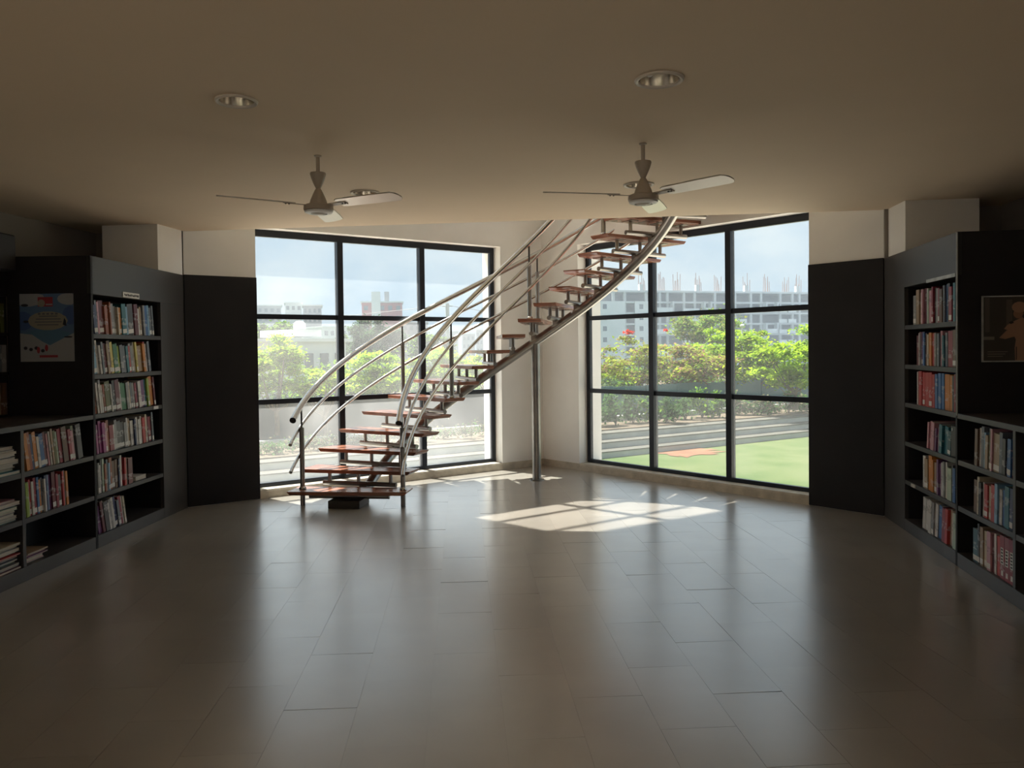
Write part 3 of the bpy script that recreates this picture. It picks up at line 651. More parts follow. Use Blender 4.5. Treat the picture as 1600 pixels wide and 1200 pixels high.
for nm, rr_ in (('inner', RAIL_I), ('outer', RAIL_O)):
    ks = [1, 6, 11, 16, 21] if nm == 'inner' else [1, 6, 11, 16]
    for k in ks:
        a = ang_k(k); z = z_k(min(k, 20.9))
        b = MB(); b.tube([pol(rr_, a, 0 if k == 1 else z - .03), pol(rr_, a, z + .60)], .0235, 14); po_ = obj('baluster_post', b, M_steel_d, st, smooth=True)
        b = MB(); b.tube([pol(rr_, a, z + .595), pol(rr_, a, z + .80)], .0095, 8); obj('rail_pin', b, M_iron, po_, smooth=True)
        b = MB(); b.lathe([(.026, 0), (.036, .004), (.034, .016), (.025, .024)], pol(rr_, a, z), 16); obj('collar', b, M_steel, po_, smooth=True)
    k0 = .0 if nm == 'outer' else -.2
    b = MB(); b.tube(helix(rr_, k0 + .25, NT + 2, .82, 110), .030, 12); h = obj('handrail', b, M_steel, st, smooth=True)
    p0 = helix(rr_, k0 + .25, NT + 2, .82, 110)[:2]
    b = MB(); v = Vector(p0[0]) - Vector(p0[1]); v.normalize(); b.tube([p0[0], tuple(Vector(p0[0]) + v * .006)], .0315, 12); obj('end_cap', b, M_iron, h, smooth=True)
    for dz in (.585, .325):
        b = MB(); b.tube(helix(rr_ + (.03 if nm == 'outer' else -.03), k0 + .25, NT + 2, dz, 110), .0165, 10); obj('mid_rail', b, M_steel, st, smooth=True)

# ------------------------------------------------------------------ ceiling fans and recessed lamps
def fan(x, y, a0, label):
    t = thing('ceiling_fan', label, 'ceiling fan', (x, y, CEIL), 'ceiling fans')
    b = MB(); b.tube([(x, y, CEIL), (x, y, 2.56)], .012, 12); obj('down_rod', b, M_fan, t, smooth=True)
    b = MB(); b.lathe([(.022, 0), (.022, -.006), (.013, -.010)], (x, y, CEIL), 20); obj('ceiling_plate', b, M_fan, t, smooth=True)
    b = MB(); b.lathe([(.046, 0), (.048, -.008), (.040, -.035), (.028, -.065), (.017, -.088), (.014, -.094)], (x, y, 2.576), 28); obj('upper_canopy', b, M_fan, t, smooth=True)
    b = MB(); b.lathe([(.013, 0), (.020, -.010), (.034, -.040), (.047, -.070), (.053, -.092), (.054, -.100)], (x, y, 2.483), 28); obj('lower_canopy', b, M_fan, t, smooth=True)
    b = MB(); b.lathe([(.055, 0), (.078, -.004), (.087, -.012), (.088, -.036), (.080, -.044), (.055, -.047)], (x, y, 2.388), 32); mo = obj('motor_housing', b, M_fan, t, smooth=True)
    b = MB(); b.lathe([(.083, 0), (.082, -.008), (.060, -.016), (.052, -.016), (.048, -.008), (.05, 0)], (x, y, 2.346), 32); obj('trim_ring', b, M_fanwhite, mo, smooth=True)
    b = MB(); b.lathe([(.046, 0), (.044, -.014), (.03, -.02), (.005, -.022)], (x, y, 2.346), 24); obj('hub_cap', b, M_fan, mo, smooth=True)
    for i in range(3):
        a = R(a0 + 120 * i); er = Vector((math.cos(a), math.sin(a), 0)); et = Vector((-math.sin(a), math.cos(a), 0)); pt = R(-11)
        def bf(r, s, q): 
            p = Vector((x, y, 2.384)) + er * r + et * (s * math.cos(pt)) + Vector((0, 0, s * math.sin(pt) + q)); return tuple(p)
        outl = [(.155, -.045), (.175, -.056), (.40, -.062), (.56, -.06), (.578, -.045), (.59, -.02), (.59, .02), (.578, .045), (.56, .06), (.40, .062), (.175, .056), (.155, .045)]
        n = len(outl); b = MB(bf)
        b.add([(r, s, .0035) for r, s in outl] + [(r, s, -.0035) for r, s in outl], [tuple(range(n)), tuple(range(2 * n - 1, n - 1, -1))] + [(i_, (i_ + 1) % n, (i_ + 1) % n + n, i_ + n) for i_ in range(n)])
        bl = obj('blade', b, M_blade, t)
        b = MB(bf); b.box(.08, .21, -.018, .018, -.008, -.0035); obj('blade_bracket', b, M_fan, bl)
        for r_ in (.18, .2):
            b = MB(); b.tube([bf(r_, 0, -.008), bf(r_, 0, -.012)], .005, 6); obj('screw', b, M_iron, bl)
fan(-1.72, 4.67, 100, 'three blade ceiling fan on short rod, left of the two')
fan(.215, 4.70, 78, 'three blade ceiling fan on short rod, right of the two')
def downlight(x, y, r, label, bulb):
    t = thing('recessed_downlight', label, 'ceiling light', (x, y, CEIL), 'recessed downlights')
    b = MB(); b.ring([(r * .83, -.001), (r, -.0005), (r * 1.0, -.008), (r * .94, -.013), (r * .84, -.009)], (x, y, CEIL)); obj('trim_ring', b, M_lampring, t, smooth=True)
    b = MB(); n = 32
    b.loft([[(x + q * math.cos(2 * math.pi * k / n), y + q * math.sin(2 * math.pi * k / n), CEIL + z) for k in range(n)] for q, z in ((r * .835, -.004), (r * .80, .03), (r * .66, .075), (r * .62, .08), (.001, .081))], cap=False)
    obj('reflector', b, M_lampmetal, t, smooth=True, fix=False)
    b = MB(); a = R(bulb); cx, cy = x + r * .38 * math.cos(a), y + r * .38 * math.sin(a)
    b.lathe([(.006, .085), (.02, .07), (.024, .045), (.020, .022), (.008, .012)], (cx, cy, CEIL), 16); obj('bulb', b, M_bulb, t, smooth=True)
downlight(-1.712, 3.59, .097, 'round recessed ceiling light nearest the camera, left, bulb at its rim', 0)
downlight(.237, 3.59, .108, 'round recessed ceiling light nearest the camera, right, pale orange reflector', 180)
downlight(-1.775, 5.80, .11, 'round recessed ceiling light half hidden behind the left fan', 40)
downlight(.236, 5.86, .11, 'round recessed ceiling light half hidden behind the right fan', 40)

# ------------------------------------------------------------------ outdoors: lawn, steps, planting, wall, trees, buildings
def leaf_mat(name, col, tr=.45):
    mt = bpy.data.materials.new(name); mt.use_nodes = True; nt = mt.node_tree; nt.nodes.clear()
    out = N(nt, 'ShaderNodeOutputMaterial'); d = N(nt, 'ShaderNodeBsdfDiffuse'); t = N(nt, 'ShaderNodeBsdfTranslucent'); mx = N(nt, 'ShaderNodeMixShader'); mx.inputs[0].default_value = tr
    geo = N(nt, 'ShaderNodeNewGeometry'); n = N(nt, 'ShaderNodeTexNoise', Scale=1.1, Detail=3.0); nt.links.new(geo.outputs['Position'], n.inputs['Vector'])
    r = N(nt, 'ShaderNodeValToRGB'); r.color_ramp.elements[0].position = .35; r.color_ramp.elements[0].color = (*[c * .7 for c in col], 1)
    r.color_ramp.elements[1].position = .65; r.color_ramp.elements[1].color = (*[min(1, c * 1.25) for c in col], 1)
    nt.links.new(n.outputs['Fac'], r.inputs['Fac'])
    for q in (d, t): nt.links.new(r.outputs[0], q.inputs['Color'])
    nt.links.new(d.outputs[0], mx.inputs[1]); nt.links.new(t.outputs[0], mx.inputs[2]); nt.links.new(mx.outputs[0], out.inputs[0])
    return mt
LF = dict(lime=leaf_mat('lime_leaves', (.40, .56, .035), .5), mid=leaf_mat('mid_green_leaves', (.20, .34, .04), .5), olive=leaf_mat('olive_leaves', (.31, .33, .07), .5), red=leaf_mat('reddish_leaves', (.32, .19, .11), .5),
          dark=leaf_mat('dark_green_leaves', (.065, .125, .05)), shrub=leaf_mat('shrub_leaves', (.095, .19, .06)), dry=leaf_mat('dry_shrub_leaves', (.22, .20, .13)), flower=leaf_mat('scarlet_blossom', (.75, .05, .02)))
M_bark = mat('bark', (.17, .14, .11), .9, noise=.3, nscale=6)
M_conc = mat('pale_concrete', (.44, .45, .42), .9, noise=.12, nscale=1.5)  # colour lightened to offset the shade on the step risers
M_conc_top = mat('concrete_darkened_for_sun', (.105, .10, .083), .9, noise=.2, nscale=1.5)  # tread colour darkened to offset the direct sun on the step tops
M_soil = mat('planting_soil', (0.14, 0.105, 0.07), .95, noise=.3, nscale=2)
M_render = mat('grey_wall_render', (0.128, 0.131, 0.131), .9, noise=.12, nscale=.8)
M_sheet = mat('teal_fence_sheet', (0.08, 0.152, 0.152), .6, noise=.15, nscale=1)
M_bounce_paving = mat('light_bounce_paving', (.70, .62, .52), .85, noise=.15, nscale=1.2)  # pale tone picked to bounce warm sunlight onto the ceiling
def grass_material():
    mt = bpy.data.materials.new('lawn_grass'); mt.use_nodes = True; nt = mt.node_tree; b = nt.nodes['Principled BSDF']; b.inputs['Roughness'].default_value = .9; b.inputs['Specular IOR Level'].default_value = .1
    geo = N(nt, 'ShaderNodeNewGeometry'); n = N(nt, 'ShaderNodeTexNoise', Scale=.35, Detail=7.0, Roughness=.65); nt.links.new(geo.outputs['Position'], n.inputs['Vector'])
    r = N(nt, 'ShaderNodeValToRGB'); r.color_ramp.elements[0].position = .35; r.color_ramp.elements[0].color = (.085, .125, .045, 1); r.color_ramp.elements[1].position = .7; r.color_ramp.elements[1].color = (.15, .17, .08, 1)
    nt.links.new(n.outputs['Fac'], r.inputs['Fac']); nt.links.new(r.outputs[0], b.inputs['Base Color'])
    return mt
GZ = -3.0
EA = Vector((-10.97, 23.86, 0)); ED = Vector((.769, .639, 0)).normalized(); EN = Vector((-ED.y, ED.x, 0))
def gf(a, w, z): return (EA.x + ED.x * a + EN.x * w, EA.y + ED.y * a + EN.y * w, z)
b = MB(gf); b.add([(-60, -70, GZ), (120, -70, GZ), (120, .05, GZ), (-60, .05, GZ)], [(0, 1, 2, 3)])
struct('lawn', b, grass_material(), label='sunlit green lawn beyond the windows', fix=False)
dp_ = floor_pt = at(1075, 704, 35); b = MB(); n = 40; dr = random.Random(2)
b.add([(dp_.x + (1.25 + dr.uniform(-.55, .5)) * math.cos(2 * math.pi * k / n), dp_.y + .3 + (1.7 + dr.uniform(-.8, .5)) * math.sin(2 * math.pi * k / n), GZ + .02) for k in range(n)], [tuple(range(n))])
struct('bare_earth', b, mat('red_bare_earth', (0.21, 0.098, 0.053), .95, noise=.25, nscale=1.5), label='patch of bare red earth at the lawn edge', fix=False)
stp = thing('terrace_steps', 'long pale concrete terrace steps along the far lawn edge', 'steps', gf(20, 0, GZ))
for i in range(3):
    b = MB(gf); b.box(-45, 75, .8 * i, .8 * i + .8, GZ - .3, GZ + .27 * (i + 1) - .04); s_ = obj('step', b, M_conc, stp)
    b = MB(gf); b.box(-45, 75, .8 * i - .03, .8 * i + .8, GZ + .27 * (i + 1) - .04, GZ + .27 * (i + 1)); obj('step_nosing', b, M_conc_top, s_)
BZ = GZ + .81
b = MB(gf); b.box(-45, 75, 2.4, 5.2, GZ - .3, BZ + .05); struct('planting_bed', b, M_soil, label='brown planting bed behind the terrace steps')
b = MB(gf); b.box(-45, 75, 5.2, 5.5, GZ - .3, BZ + .32); kb = obj('planter_kerb', b, M_conc, loc=gf(10, 5.3, BZ)); tag(kb, 'pale concrete kerb wall behind the planting bed', 'wall')
b = MB(gf); b.box(-45, 75, 5.5, 60, GZ - .3, BZ + .02); struct('back_ground', b, M_soil, label='bare ground behind the planting bed')
b = MB(gf); b.box(-60, 140, 60, 400, GZ - 12, BZ - 1.5); struct('far_ground', b, LF['dark'], label='green far ground under the buildings')
cw = MB(gf); cw.box(-45, 14, 8.0, 8.25, GZ, -.62); tag(obj('compound_wall', cw, M_render, loc=gf(-5, 8, BZ)), 'long grey compound wall behind the left window', 'wall')
fc = thing('sheet_fence', 'blue green sheet fence below the trees behind the right window', 'fence', gf(40, 8, BZ))
for k in range(24):
    b = MB(gf); a = 14.1 + k * 2.4; b.box(a, a + 2.36, 8.0 + .02 * (k % 2), 8.05 + .02 * (k % 2), BZ - .2, -.60 + .03 * (k % 3)); obj('fence_sheet', b, M_sheet, fc)
    if k % 2 == 0:
        b = MB(gf); b.box(a - .05, a + .05, 8.08, 8.18, BZ - .2, -.5); obj('fence_post', b, M_conc, fc)
b = MB(); b.box(-30, XL - .2, -30, 5.0, -1.2, -.35); b.box(XR + .2, 30, -30, 5.0, -1.2, -.35); b.box(XL - .2, XR + .2, -30, HB - .2, -1.2, -.35)
struct('terrace', b, M_bounce_paving, label='unseen pale terrace added beside the hall to bounce sunlight indoors')  # paving added out of view, bounces warm light through the side openings
b = MB(); b.box(-24, 24, 5.0, 21.5, GZ - .3, GZ + .03); struct('forecourt', b, M_bounce_paving, label='unseen pale forecourt added before the bay to bounce sunlight indoors')  # paving added out of view, its bounce warms and lifts the bay ceiling
b = MB(); b.prism([(XL - .2, HB - .2), (XR + .2, HB - .2), (XR + .2, 7.3), (-.83, 10.9), (XL - .2, 7.3)], GZ - .2, -.31); struct('building_base', b, M_ext, label='white base storey under the hall')

def leaves(clusters, n, size, seed, flat=1.0):
    """one mesh of n leaf quads scattered through ellipsoid clusters (centre, rx, ry, rz)"""
    g = np.random.default_rng(seed); vol = np.array([c[1] * c[2] * c[3] for c in clusters]) ** .67; cnt = np.maximum(1, (n * vol / vol.sum()).astype(int))
    P = []
    for (c, rx, ry, rz), m_ in zip(clusters, cnt):
        d = g.normal(size=(m_, 3)); d /= np.linalg.norm(d, axis=1)[:, None]; r = np.abs(g.normal(0, .55, m_))
        P.append(np.array(c) + d * r[:, None] * np.array([rx, ry, rz]))
    P = np.concatenate(P); m_ = len(P)
    nrm = g.normal(size=(m_, 3)); nrm[:, 2] = abs(nrm[:, 2]) + flat; nrm /= np.linalg.norm(nrm, axis=1)[:, None]
    a = np.cross(nrm, g.normal(size=(m_, 3))); a /= np.linalg.norm(a, axis=1)[:, None]; b_ = np.cross(nrm, a)
    sz = size * g.uniform(.6, 1.3, m_)[:, None]
    V = np.stack([P - a * sz, P - b_ * sz * .55, P + a * sz, P + b_ * sz * .55], 1).reshape(-1, 3)
    return V, m_
def leaf_obj(name, clusters, n, size, mats_, parent, seed, flat=1.0, weights=None):
    V, m_ = leaves(clusters, n, size, seed, flat); off = np.array(world_loc(parent))
    me = bpy.data.meshes.new(name); me.vertices.add(4 * m_); me.vertices.foreach_set('co', (V - off).ravel())
    me.loops.add(4 * m_); me.loops.foreach_set('vertex_index', np.arange(4 * m_)); me.polygons.add(m_); me.polygons.foreach_set('loop_start', np.arange(0, 4 * m_, 4))
    for q in mats_: me.materials.append(LF[q])
    if len(mats_) > 1: me.polygons.foreach_set('material_index', np.random.default_rng(seed + 1).choice(len(mats_), m_, p=weights))
    me.update(calc_edges=True); me.validate()
    o = bpy.data.objects.new(name, me); COL.objects.link(o); o.parent = parent; o['kind'] = 'stuff'
    return o
def tree(px, py, d, wpx, hpx, base_z, label, mats_, n=5000, size=.2, seed=1, ncl=16, weights=None, flat=1.0, layered=True, trunk=(0, 0), gap=1.0, group='trees outside'):
    c = at(px, py, d); sc = d / F_PX; rx, rz = wpx * sc / 2, hpx * sc / 2; g = random.Random(seed)
    base = Vector((c.x + trunk[0] * sc, c.y + .2, base_z)); t = thing('tree', label, 'tree', tuple(base), group)
    cl = []
    for _ in range(ncl):
        while True:
            x, y, z = g.uniform(-1, 1), g.uniform(-1, 1), g.uniform(-1, 1)
            if x * x + y * y + z * z < 1: break
        k = g.uniform(.20, .34) * gap
        cl.append(((c.x + x * rx * .8, c.y + y * rx * .6, c.z + z * rz * .85), rx * k, rx * k, rz * k * (.55 if layered else 1)))
    leaf_obj('crown', cl, n, size, mats_, t, seed, flat, weights)
    b = MB(); fork = base.lerp(c, .35); h = c.z - base_z; r0 = max(.10, h * .028)
    b.tube([tuple(base), tuple(base.lerp(fork, .5) + Vector((g.uniform(-.1, .1), 0, 0))), tuple(fork)], [r0 * 1.2, r0, r0 * .9], 8)
    for i in range(min(9, ncl)):
        e = Vector(cl[i][0]); mid = fork.lerp(e, .5) + Vector((0, 0, -.12 * h))
        b.tube([tuple(fork), tuple(mid), tuple(e)], [r0 * .6, r0 * .38, r0 * .15], 5)
    obj('trunk', b, M_bark, t, smooth=True)
    return t
# right of the corner
tree(988, 562, 47, 160, 84, -1.9, 'sparse umbrella shaped tree with scarlet blossom behind the right window', ['olive', 'lime', 'red'], 7000, .105, 41, 40, [.5, .28, .22], trunk=(18, 0))
tree(1075, 570, 49, 170, 68, -1.9, 'wide reddish olive tree in the middle of the right window', ['olive', 'red', 'lime'], 10000, .11, 42, 44, [.42, .38, .2], trunk=(-40, 0))
tree(1140, 548, 58, 130, 84, -1.9, 'bright green layered tree left of the last mullion', ['lime', 'mid'], 9000, .13, 43, 36, [.75, .25])
tree(1185, 562, 52, 130, 100, -1.9, 'mixed green tree behind the lamp post', ['mid', 'lime', 'olive'], 9000, .12, 44, 40, [.4, .4, .2])
tree(1240, 568, 45, 140, 80, -1.9, 'lime green tree with forked trunk at right edge of the right window', ['lime', 'mid'], 10000, .12, 45, 40, [.85, .15], trunk=(4, 0))
tree(1100, 512, 88, 120, 60, -2.5, 'tall grey green tree top in front of the unfinished building', ['mid', 'olive'], 7000, .2, 46, 24, [.6, .4], layered=False)
tree(1300, 545, 60, 120, 110, -2.0, 'green tree partly hidden by the right pier', ['mid', 'lime'], 5000, .16, 47, 24, [.5, .5])
tree(932, 588, 42, 44, 30, -2.0, 'small yellow green sapling at left edge of the right window', ['lime'], 1300, .10, 48, 10)
tree(1040, 590, 66, 260, 60, -2.4, 'dark green thicket behind the umbrella shaped tree', ['dark', 'mid'], 9000, .16, 49, 40, [.6, .4])
tree(1210, 592, 64, 170, 60, -2.4, 'dark green thicket behind the forked lime tree', ['dark', 'mid'], 7000, .16, 50, 30, [.6, .4])
bl = thing('tree_blossom', 'cluster of scarlet blossom at the top of the umbrella shaped tree', 'blossom', tuple(at(983, 520, 46.5)))
leaf_obj('petals', [(tuple(at(983, 519, 46.5)), .32, .3, .16), (tuple(at(1041, 516, 46.5)), .14, .14, .08)], 160, .10, ['flower'], bl, 5)
# left of the corner
tree(428, 572, 34, 130, 104, -1.9, 'lime green tree behind the left column of panes', ['lime', 'olive', 'mid'], 9000, .095, 51, 44, [.6, .2, .2])
tree(505, 596, 33, 120, 52, -1.9, 'low yellow green branches in front of the white house', ['lime', 'olive'], 4500, .09, 52, 24, [.7, .3])
tree(595, 582, 38, 150, 78, -1.9, 'lime green tree behind the middle column of panes', ['lime', 'mid'], 10000, .10, 53, 44, [.75, .25])
tree(690, 580, 40, 150, 80, -1.9, 'lime green tree behind the right column of the left window', ['lime', 'mid'], 9000, .105, 54, 40, [.7, .3])
tree(765, 575, 44, 90, 74, -1.9, 'lime green tree beside the left window jamb', ['lime', 'mid'], 5000, .11, 55, 24, [.7, .3])
tree(585, 532, 95, 100, 84, -3, 'big dark hazy tree behind the middle pane', ['dark'], 14000, .24, 56, 36, layered=False)
tree(420, 522, 78, 80, 50, -3, 'bushy green tree behind the left pier edge', ['mid', 'dark'], 5000, .19, 57, 20, [.6, .4], layered=False)
tree(675, 540, 100, 80, 56, -3, 'dark green tree right of the dark hazy tree', ['dark', 'mid'], 4500, .23, 58, 20, [.5, .5], layered=False)
tree(535, 548, 100, 60, 60, -3, 'grey green tree beside the white house', ['dark', 'mid'], 4000, .23, 59, 16, [.6, .4], layered=False)
tree(560, 600, 60, 260, 40, -2.4, 'low dark thicket behind the lime trees of the left window', ['dark', 'mid'], 7000, .15, 60, 30, [.5, .5])
tb_ = random.Random(21); root = bpy.data.objects.new('tree_belt', None); COL.objects.link(root); root.location = gf(20, 30, BZ); root['kind'] = 'stuff'
tag(root, 'low dark green belt of distant trees behind the garden wall', 'tree belt')
leaf_obj('foliage', [(gf(-40 + k * 1.9 + tb_.uniform(-.8, .8), 26 + tb_.uniform(-4, 8), BZ + tb_.uniform(.6, 2.2)), 2.4, 2.4, 1.3) for k in range(62)], 26000, .2, ['dark', 'mid'], root, 61, 1.0, [.55, .45])
# shrubs in the bed
sg_ = random.Random(9)
names = ['leftmost', 'second', 'third', 'fourth', 'fifth', 'sixth', 'seventh', 'eighth', 'ninth', 'tenth', 'eleventh', 'twelfth', 'thirteenth', 'fourteenth']
for k in range(14):
    px = 935 + k * 27; pt = None
    v = ray(px, 600); v2 = Vector((v.x, v.y, 0)); den = v2.x * EN.x + v2.y * EN.y; wofs = 3.7 + sg_.uniform(-.7, .7)
    tt = ((EA.x + EN.x * wofs) * EN.x + (EA.y + EN.y * wofs) * EN.y) / den; p = Vector((v2.x * tt, v2.y * tt, BZ))
    t = thing('shrub', '%s leafy green shrub from the left behind the right window steps' % names[k], 'shrub', tuple(p), 'shrubs on the planting bed')
    h = sg_.uniform(1.3, 1.9) if k < 9 else sg_.uniform(1.0, 1.5); mt_ = ['shrub', 'dark'] if k in (0, 1, 2, 4, 5) else (['shrub', 'mid'] if k < 8 else ['shrub', 'dry'])
    leaf_obj('foliage', [((p.x + sg_.uniform(-.4, .4), p.y, p.z + h * q), .75 * (1.25 - q), .6, h * .26) for q in (.28, .5, .75)], 900, .10, mt_, t, 70 + k, .4, [.6, .4])
    b = MB()
    for q in range(4): b.tube([tuple(p), (p.x + sg_.uniform(-.5, .5), p.y + sg_.uniform(-.2, .2), p.z + h * .8)], [.02, .006], 4)
    obj('stems', b, M_bark, t)
for k in range(12):
    px = 395 + k * 33; v = ray(px, 600); v2 = Vector((v.x, v.y, 0)); den = v2.x * EN.x + v2.y * EN.y; wofs = 3.6 + sg_.uniform(-.5, .5)
    tt = ((EA.x + EN.x * wofs) * EN.x + (EA.y + EN.y * wofs) * EN.y) / den; p = Vector((v2.x * tt, v2.y * tt, BZ))
    t = thing('shrub', '%s low dry shrub from the left behind the left window steps' % names[k], 'shrub', tuple(p), 'low shrubs behind the left window')
    h = sg_.uniform(.35, .6) * (1 + .06 * k)
    leaf_obj('foliage', [((p.x, p.y, p.z + h * .5), .7, .5, h * .5)], 420, .07, ['dry', 'shrub'], t, 90 + k, .4, [.65, .35] if k != 1 else [.2, .8])

# buildings
M_bw = mat('white_building_paint', (.66, .67, .66), .9, noise=.06, nscale=.3)
M_bc = mat('raw_concrete_frame', (0.55, 0.561, 0.561), .9, noise=.1, nscale=.4)
M_bp = mat('pink_red_building_paint', (0.437, 0.123, 0.114), .9, noise=.06, nscale=.3)
M_bg = mat('grey_building_paint', (0.304, 0.314, 0.332), .9, noise=.06, nscale=.3)
M_bwin = mat('dark_window_opening', (.10, .12, .14), .4)
M_void = mat('unlit_concrete_interior', (.34, .35, .37), .9)
def bframe(p0, p1):
    u = Vector((p1.x - p0.x, p1.y - p0.y, 0)); L = u.length; u.normalize(); n = Vector((-u.y, u.x, 0))
    n = n if n.y > 0 else -n
    return (lambda a, w, z: (p0.x + u.x * a + n.x * w, p0.y + u.y * a + n.y * w, z)), L
# unfinished concrete block
fr, L = bframe(at(930, 500, 222), at(1310, 500, 262))
ub = thing('unfinished_building', 'long unfinished concrete apartment block with open floors behind the trees', 'building', fr(L / 2, 5, -14))
zt = at(1000, 455, 230).z; FH = 3.05; nfl = 9
b = MB(fr); b.box(0, L, 6.5, 7, -14, zt); obj('back_wall', b, M_void, ub)
for i in range(nfl + 1):
    z = zt - i * FH
    b = MB(fr); b.box(-.3 if i else 3, L, -.5, 10, z - .5, z); obj('floor_slab', b, M_bc, ub)
cx = 0; ci = 0; bg_ = random.Random(12)
while cx < L:
    b = MB(fr); b.box(cx, cx + .7, 0, .7, -14, zt if cx > 3 else zt - FH); obj('column', b, M_bc, ub)
    cx += [5.2, 3.4, 6.5, 4.2, 2.4][ci % 5]; ci += 1
def panel(a0, a1, i, h=1.0, w=-.1, mt_=None):
    z = zt - (i + 1) * FH; b = MB(fr); b.box(a0, a1, w, w + .25, z, z + (FH if h == 1 else FH * h)); return obj('wall_panel', b, mt_ or M_bc, ub)
for i in range(1, nfl):
    z = zt - (i + 1) * FH
    for a0, a1, wx in ((0, 8.6, 2.0), (11.6, 16.4, 13.0)):
        p = panel(a0, a1, i, 1.0, -.75, M_bw)
        b = MB(fr); b.box(wx, wx + 1.1, -.86, -.74, z + .9, z + 2.2); obj('window_opening', b, M_bwin, p)
# bays repeat up the facade: solid strips, parapet balconies and projecting boxes
x = 17.0; bays = []
while x < L - 4:
    w_ = bg_.choice([2.6, 4.2, 5.0, 6.2]); bays.append((x, x + w_, bg_.choice(['solid', 'balcony', 'box', 'open', 'balcony', 'open']))); x += w_ + bg_.choice([.6, 1.2, 3.2])
for a0, a1, kd in bays:
    for i in range(1, nfl):
        if kd == 'solid' and i > 0:
            p = panel(a0, a0 + (a1 - a0) * .55, i, 1.0, -.3)
        elif kd == 'balcony': panel(a0, a1, i, .36, -1.2, M_bw)
        elif kd == 'box' and (i % 2 or i == 1):
            p = panel(a0, a1, i, .42, -1.8, M_bw); z = zt - (i + 1) * FH
            b = MB(fr); b.box(a0, a0 + .5, -1.8, 0, z, z + FH); obj('fin_wall', b, M_bc, ub); b = MB(fr); b.box(a1 - .5, a1, -1.8, 0, z, z + FH); obj('fin_wall', b, M_bc, ub)
        else:
            if bg_.random() < .3: panel(a0, a0 + 1.4, i, 1.0, .2)
for k in range(11):
    a = 14 + k * (L - 16) / 11 + bg_.uniform(-1.5, 1.5)
    bb = MB()
    for q in range(6):
        x, y = a + (q % 3) * .8, .4 + (q // 3) * .8; bb.tube([fr(x, y, zt), fr(x + bg_.uniform(-.2, .2), y, zt + bg_.uniform(2.2, 5.5))], .09, 4)
    obj('rebar_starter', bb, mat('rusty_rebar', (.34, .22, .18), .9), ub)
    if k % 3 == 0:
        b = MB(fr); b.box(a - .1, a + 1.0, .2, 1.3, zt, zt + 1.8); obj('column_stub', b, M_bc, ub)
def block(name, px0, px1, pyt, d0, d1, depth, floors, cols, zb, label, mw, mats_=None, roof=True, fh=3.0):
    fr, L = bframe(at(px0, 520, d0), at(px1, 520, d1)); zt = at((px0 + px1) / 2, pyt, (d0 + d1) / 2).z
    t = thing(name, label, 'building', fr(L / 2, depth / 2, zb))
    b = MB(fr); b.box(0, L, 0, depth, zb, zt); obj('wall', b, mw, t)
    if roof:
        b = MB(fr); b.box(-.4, L + .4, -.4, depth + .4, zt, zt + (.4 if d0 > 100 else .25)); obj('roof_slab', b, M_bw, t)
    for i in range(floors):
        for j in range(cols):
            a = L * (j + .5) / cols; z = zt - .9 - i * fh; w_ = L / cols * .26
            b = MB(fr); b.box(a - w_, a + w_, -.12, .05, z - 1.3, z); obj('window', b, M_bwin, t)
    return t, fr, L, zt
t, fr, L, zt = block('house', 418, 540, 534, 62, 66, 10, 3, 5, -8, 'white three storey house with round water tank on its roof', M_bw)
b = MB(fr); b.box(L * .34, L * .72, .5, 5, zt + .4, zt + .95); rr_ = obj('roof_room', b, M_bw, t)
c_ = fr(L * .58, 2, zt + .95); b = MB(); b.lathe([(.44, 0), (.5, .2), (.48, .5), (.28, .7), (.05, .75)], c_, 16); obj('water_tank', b, M_bw, t, smooth=True)
t, fr, L, zt = block('apartment_tower', 566, 629, 473, 240, 240, 14, 6, 5, -10, 'pink and white apartment tower above the dark hazy tree', M_bp)
b = MB(fr); b.box(L * .24, L * .46, -.8, 6, -10, zt + 3.2); obj('stair_core', b, M_bw, t)
b = MB(fr); b.box(L * .56, L * .68, 2, 6, zt + .4, zt + 3.4); obj('lift_house', b, M_bg, t)
block('apartment_tower', 402, 440, 478, 300, 300, 14, 8, 4, -10, 'pale grey apartment tower farthest left behind the left window', M_bg)
block('apartment_tower', 446, 472, 474, 280, 280, 14, 9, 3, -10, 'pale narrow apartment tower second from the left pier', M_bw)
block('apartment_tower', 474, 503, 478, 270, 270, 14, 9, 4, -10, 'pale apartment tower with many windows left of the first mullion', M_bg)
block('apartment_block', 505, 560, 512, 230, 235, 14, 4, 6, -10, 'low pale apartment block behind the white house', M_bw)
block('apartment_block', 628, 668, 505, 260, 260, 14, 5, 4, -10, 'low grey apartment block right of the pink tower', M_bg)
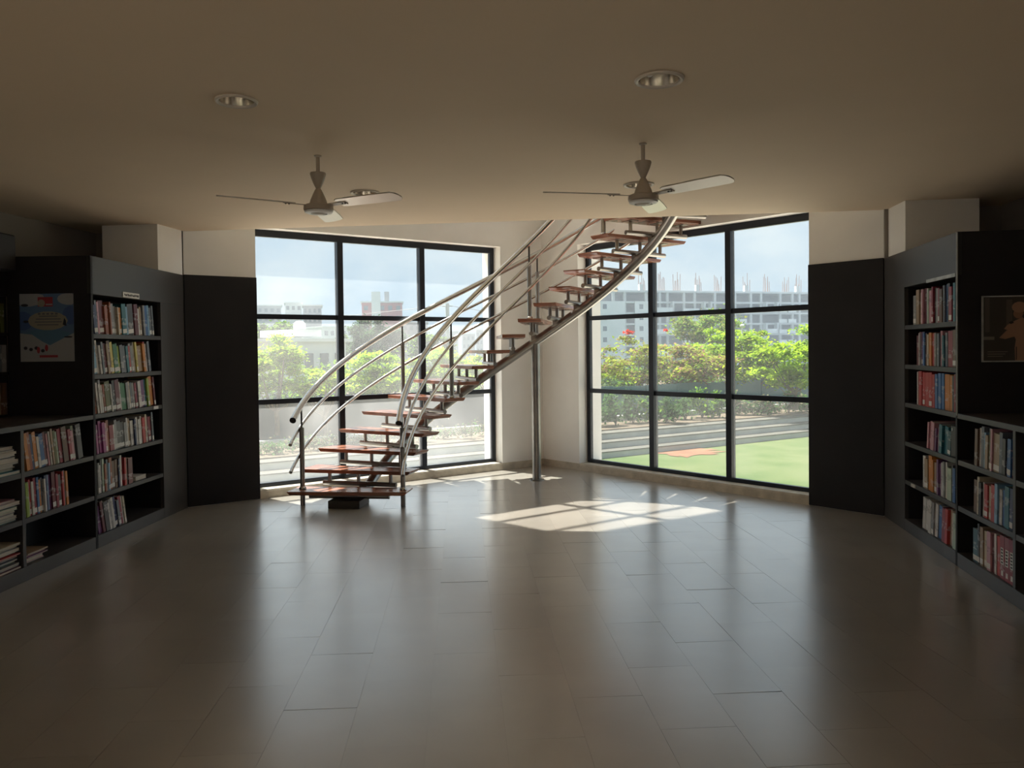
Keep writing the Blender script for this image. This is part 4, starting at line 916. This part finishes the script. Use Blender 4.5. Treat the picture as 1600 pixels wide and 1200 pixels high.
for k, (a, c, y) in enumerate([(690, 716, 518), (722, 742, 522), (744, 760, 516)]):
    block('apartment_block', a, c, y, 300, 300, 14, 6, 3, -10, 'tiny far apartment block, %s beside the left window jamb' % ['left one', 'middle one', 'right one'][k], M_bg)
p = at(700, 560, 120); zt = at(700, 474, 120).z
pl_ = thing('utility_pole', 'grey utility pole with wires seen in the upper left window', 'pole', (p.x, p.y, -6))
b = MB(); b.tube([(p.x, p.y, -6), (p.x, p.y, zt)], .28, 8); obj('post', b, M_conc, pl_, smooth=True)
b = MB(); b.box(p.x - .8, p.x + .8, p.y - .08, p.y + .08, zt - .5, zt - .35); obj('crossarm', b, M_conc, pl_)
for q, (xe, ye) in enumerate([(400, 492), (860, 486)]):
    e = at(xe, ye, 130 if q == 0 else 118); mid = Vector((p.x, p.y, zt - .3)).lerp(e, .5) - Vector((0, 0, .8))
    b = MB(); b.tube([(p.x, p.y, zt - .3), tuple(mid), tuple(e)], .035, 4); obj('wire', b, M_iron, pl_)
p = at(1160, 560, 52); zt = at(1160, 512, 52).z
lp = thing('lamp_post', 'thin white lamp post among the trees right of the last mullion', 'lamp post', (p.x, p.y, -2))
b = MB(); b.tube([(p.x, p.y, -2), (p.x, p.y, zt)], .05, 8); obj('post', b, M_bw, lp, smooth=True)
b = MB(); b.lathe([(.03, 0), (.12, .05), (.14, .15), (.05, .22)], (p.x, p.y, zt), 12); obj('lantern', b, M_bw, lp, smooth=True)

# ------------------------------------------------------------------ daylight haze over the valley
hz = bpy.data.materials.new('valley_haze'); hz.use_nodes = True; nt = hz.node_tree; nt.nodes.clear()
vsn = N(nt, 'ShaderNodeVolumeScatter', Density=.0014, Anisotropy=.0); vsn.inputs['Color'].default_value = (.50, .58, .68, 1); ho = N(nt, 'ShaderNodeOutputMaterial'); nt.links.new(vsn.outputs[0], ho.inputs['Volume'])
b = MB(); b.box(-260, 260, 26, 270, -14, 60)
hb = obj('haze', b, hz, loc=(0, 180, 0)); hb['kind'] = 'stuff'; tag(hb, 'thin pale daylight haze over the trees and buildings', 'haze')
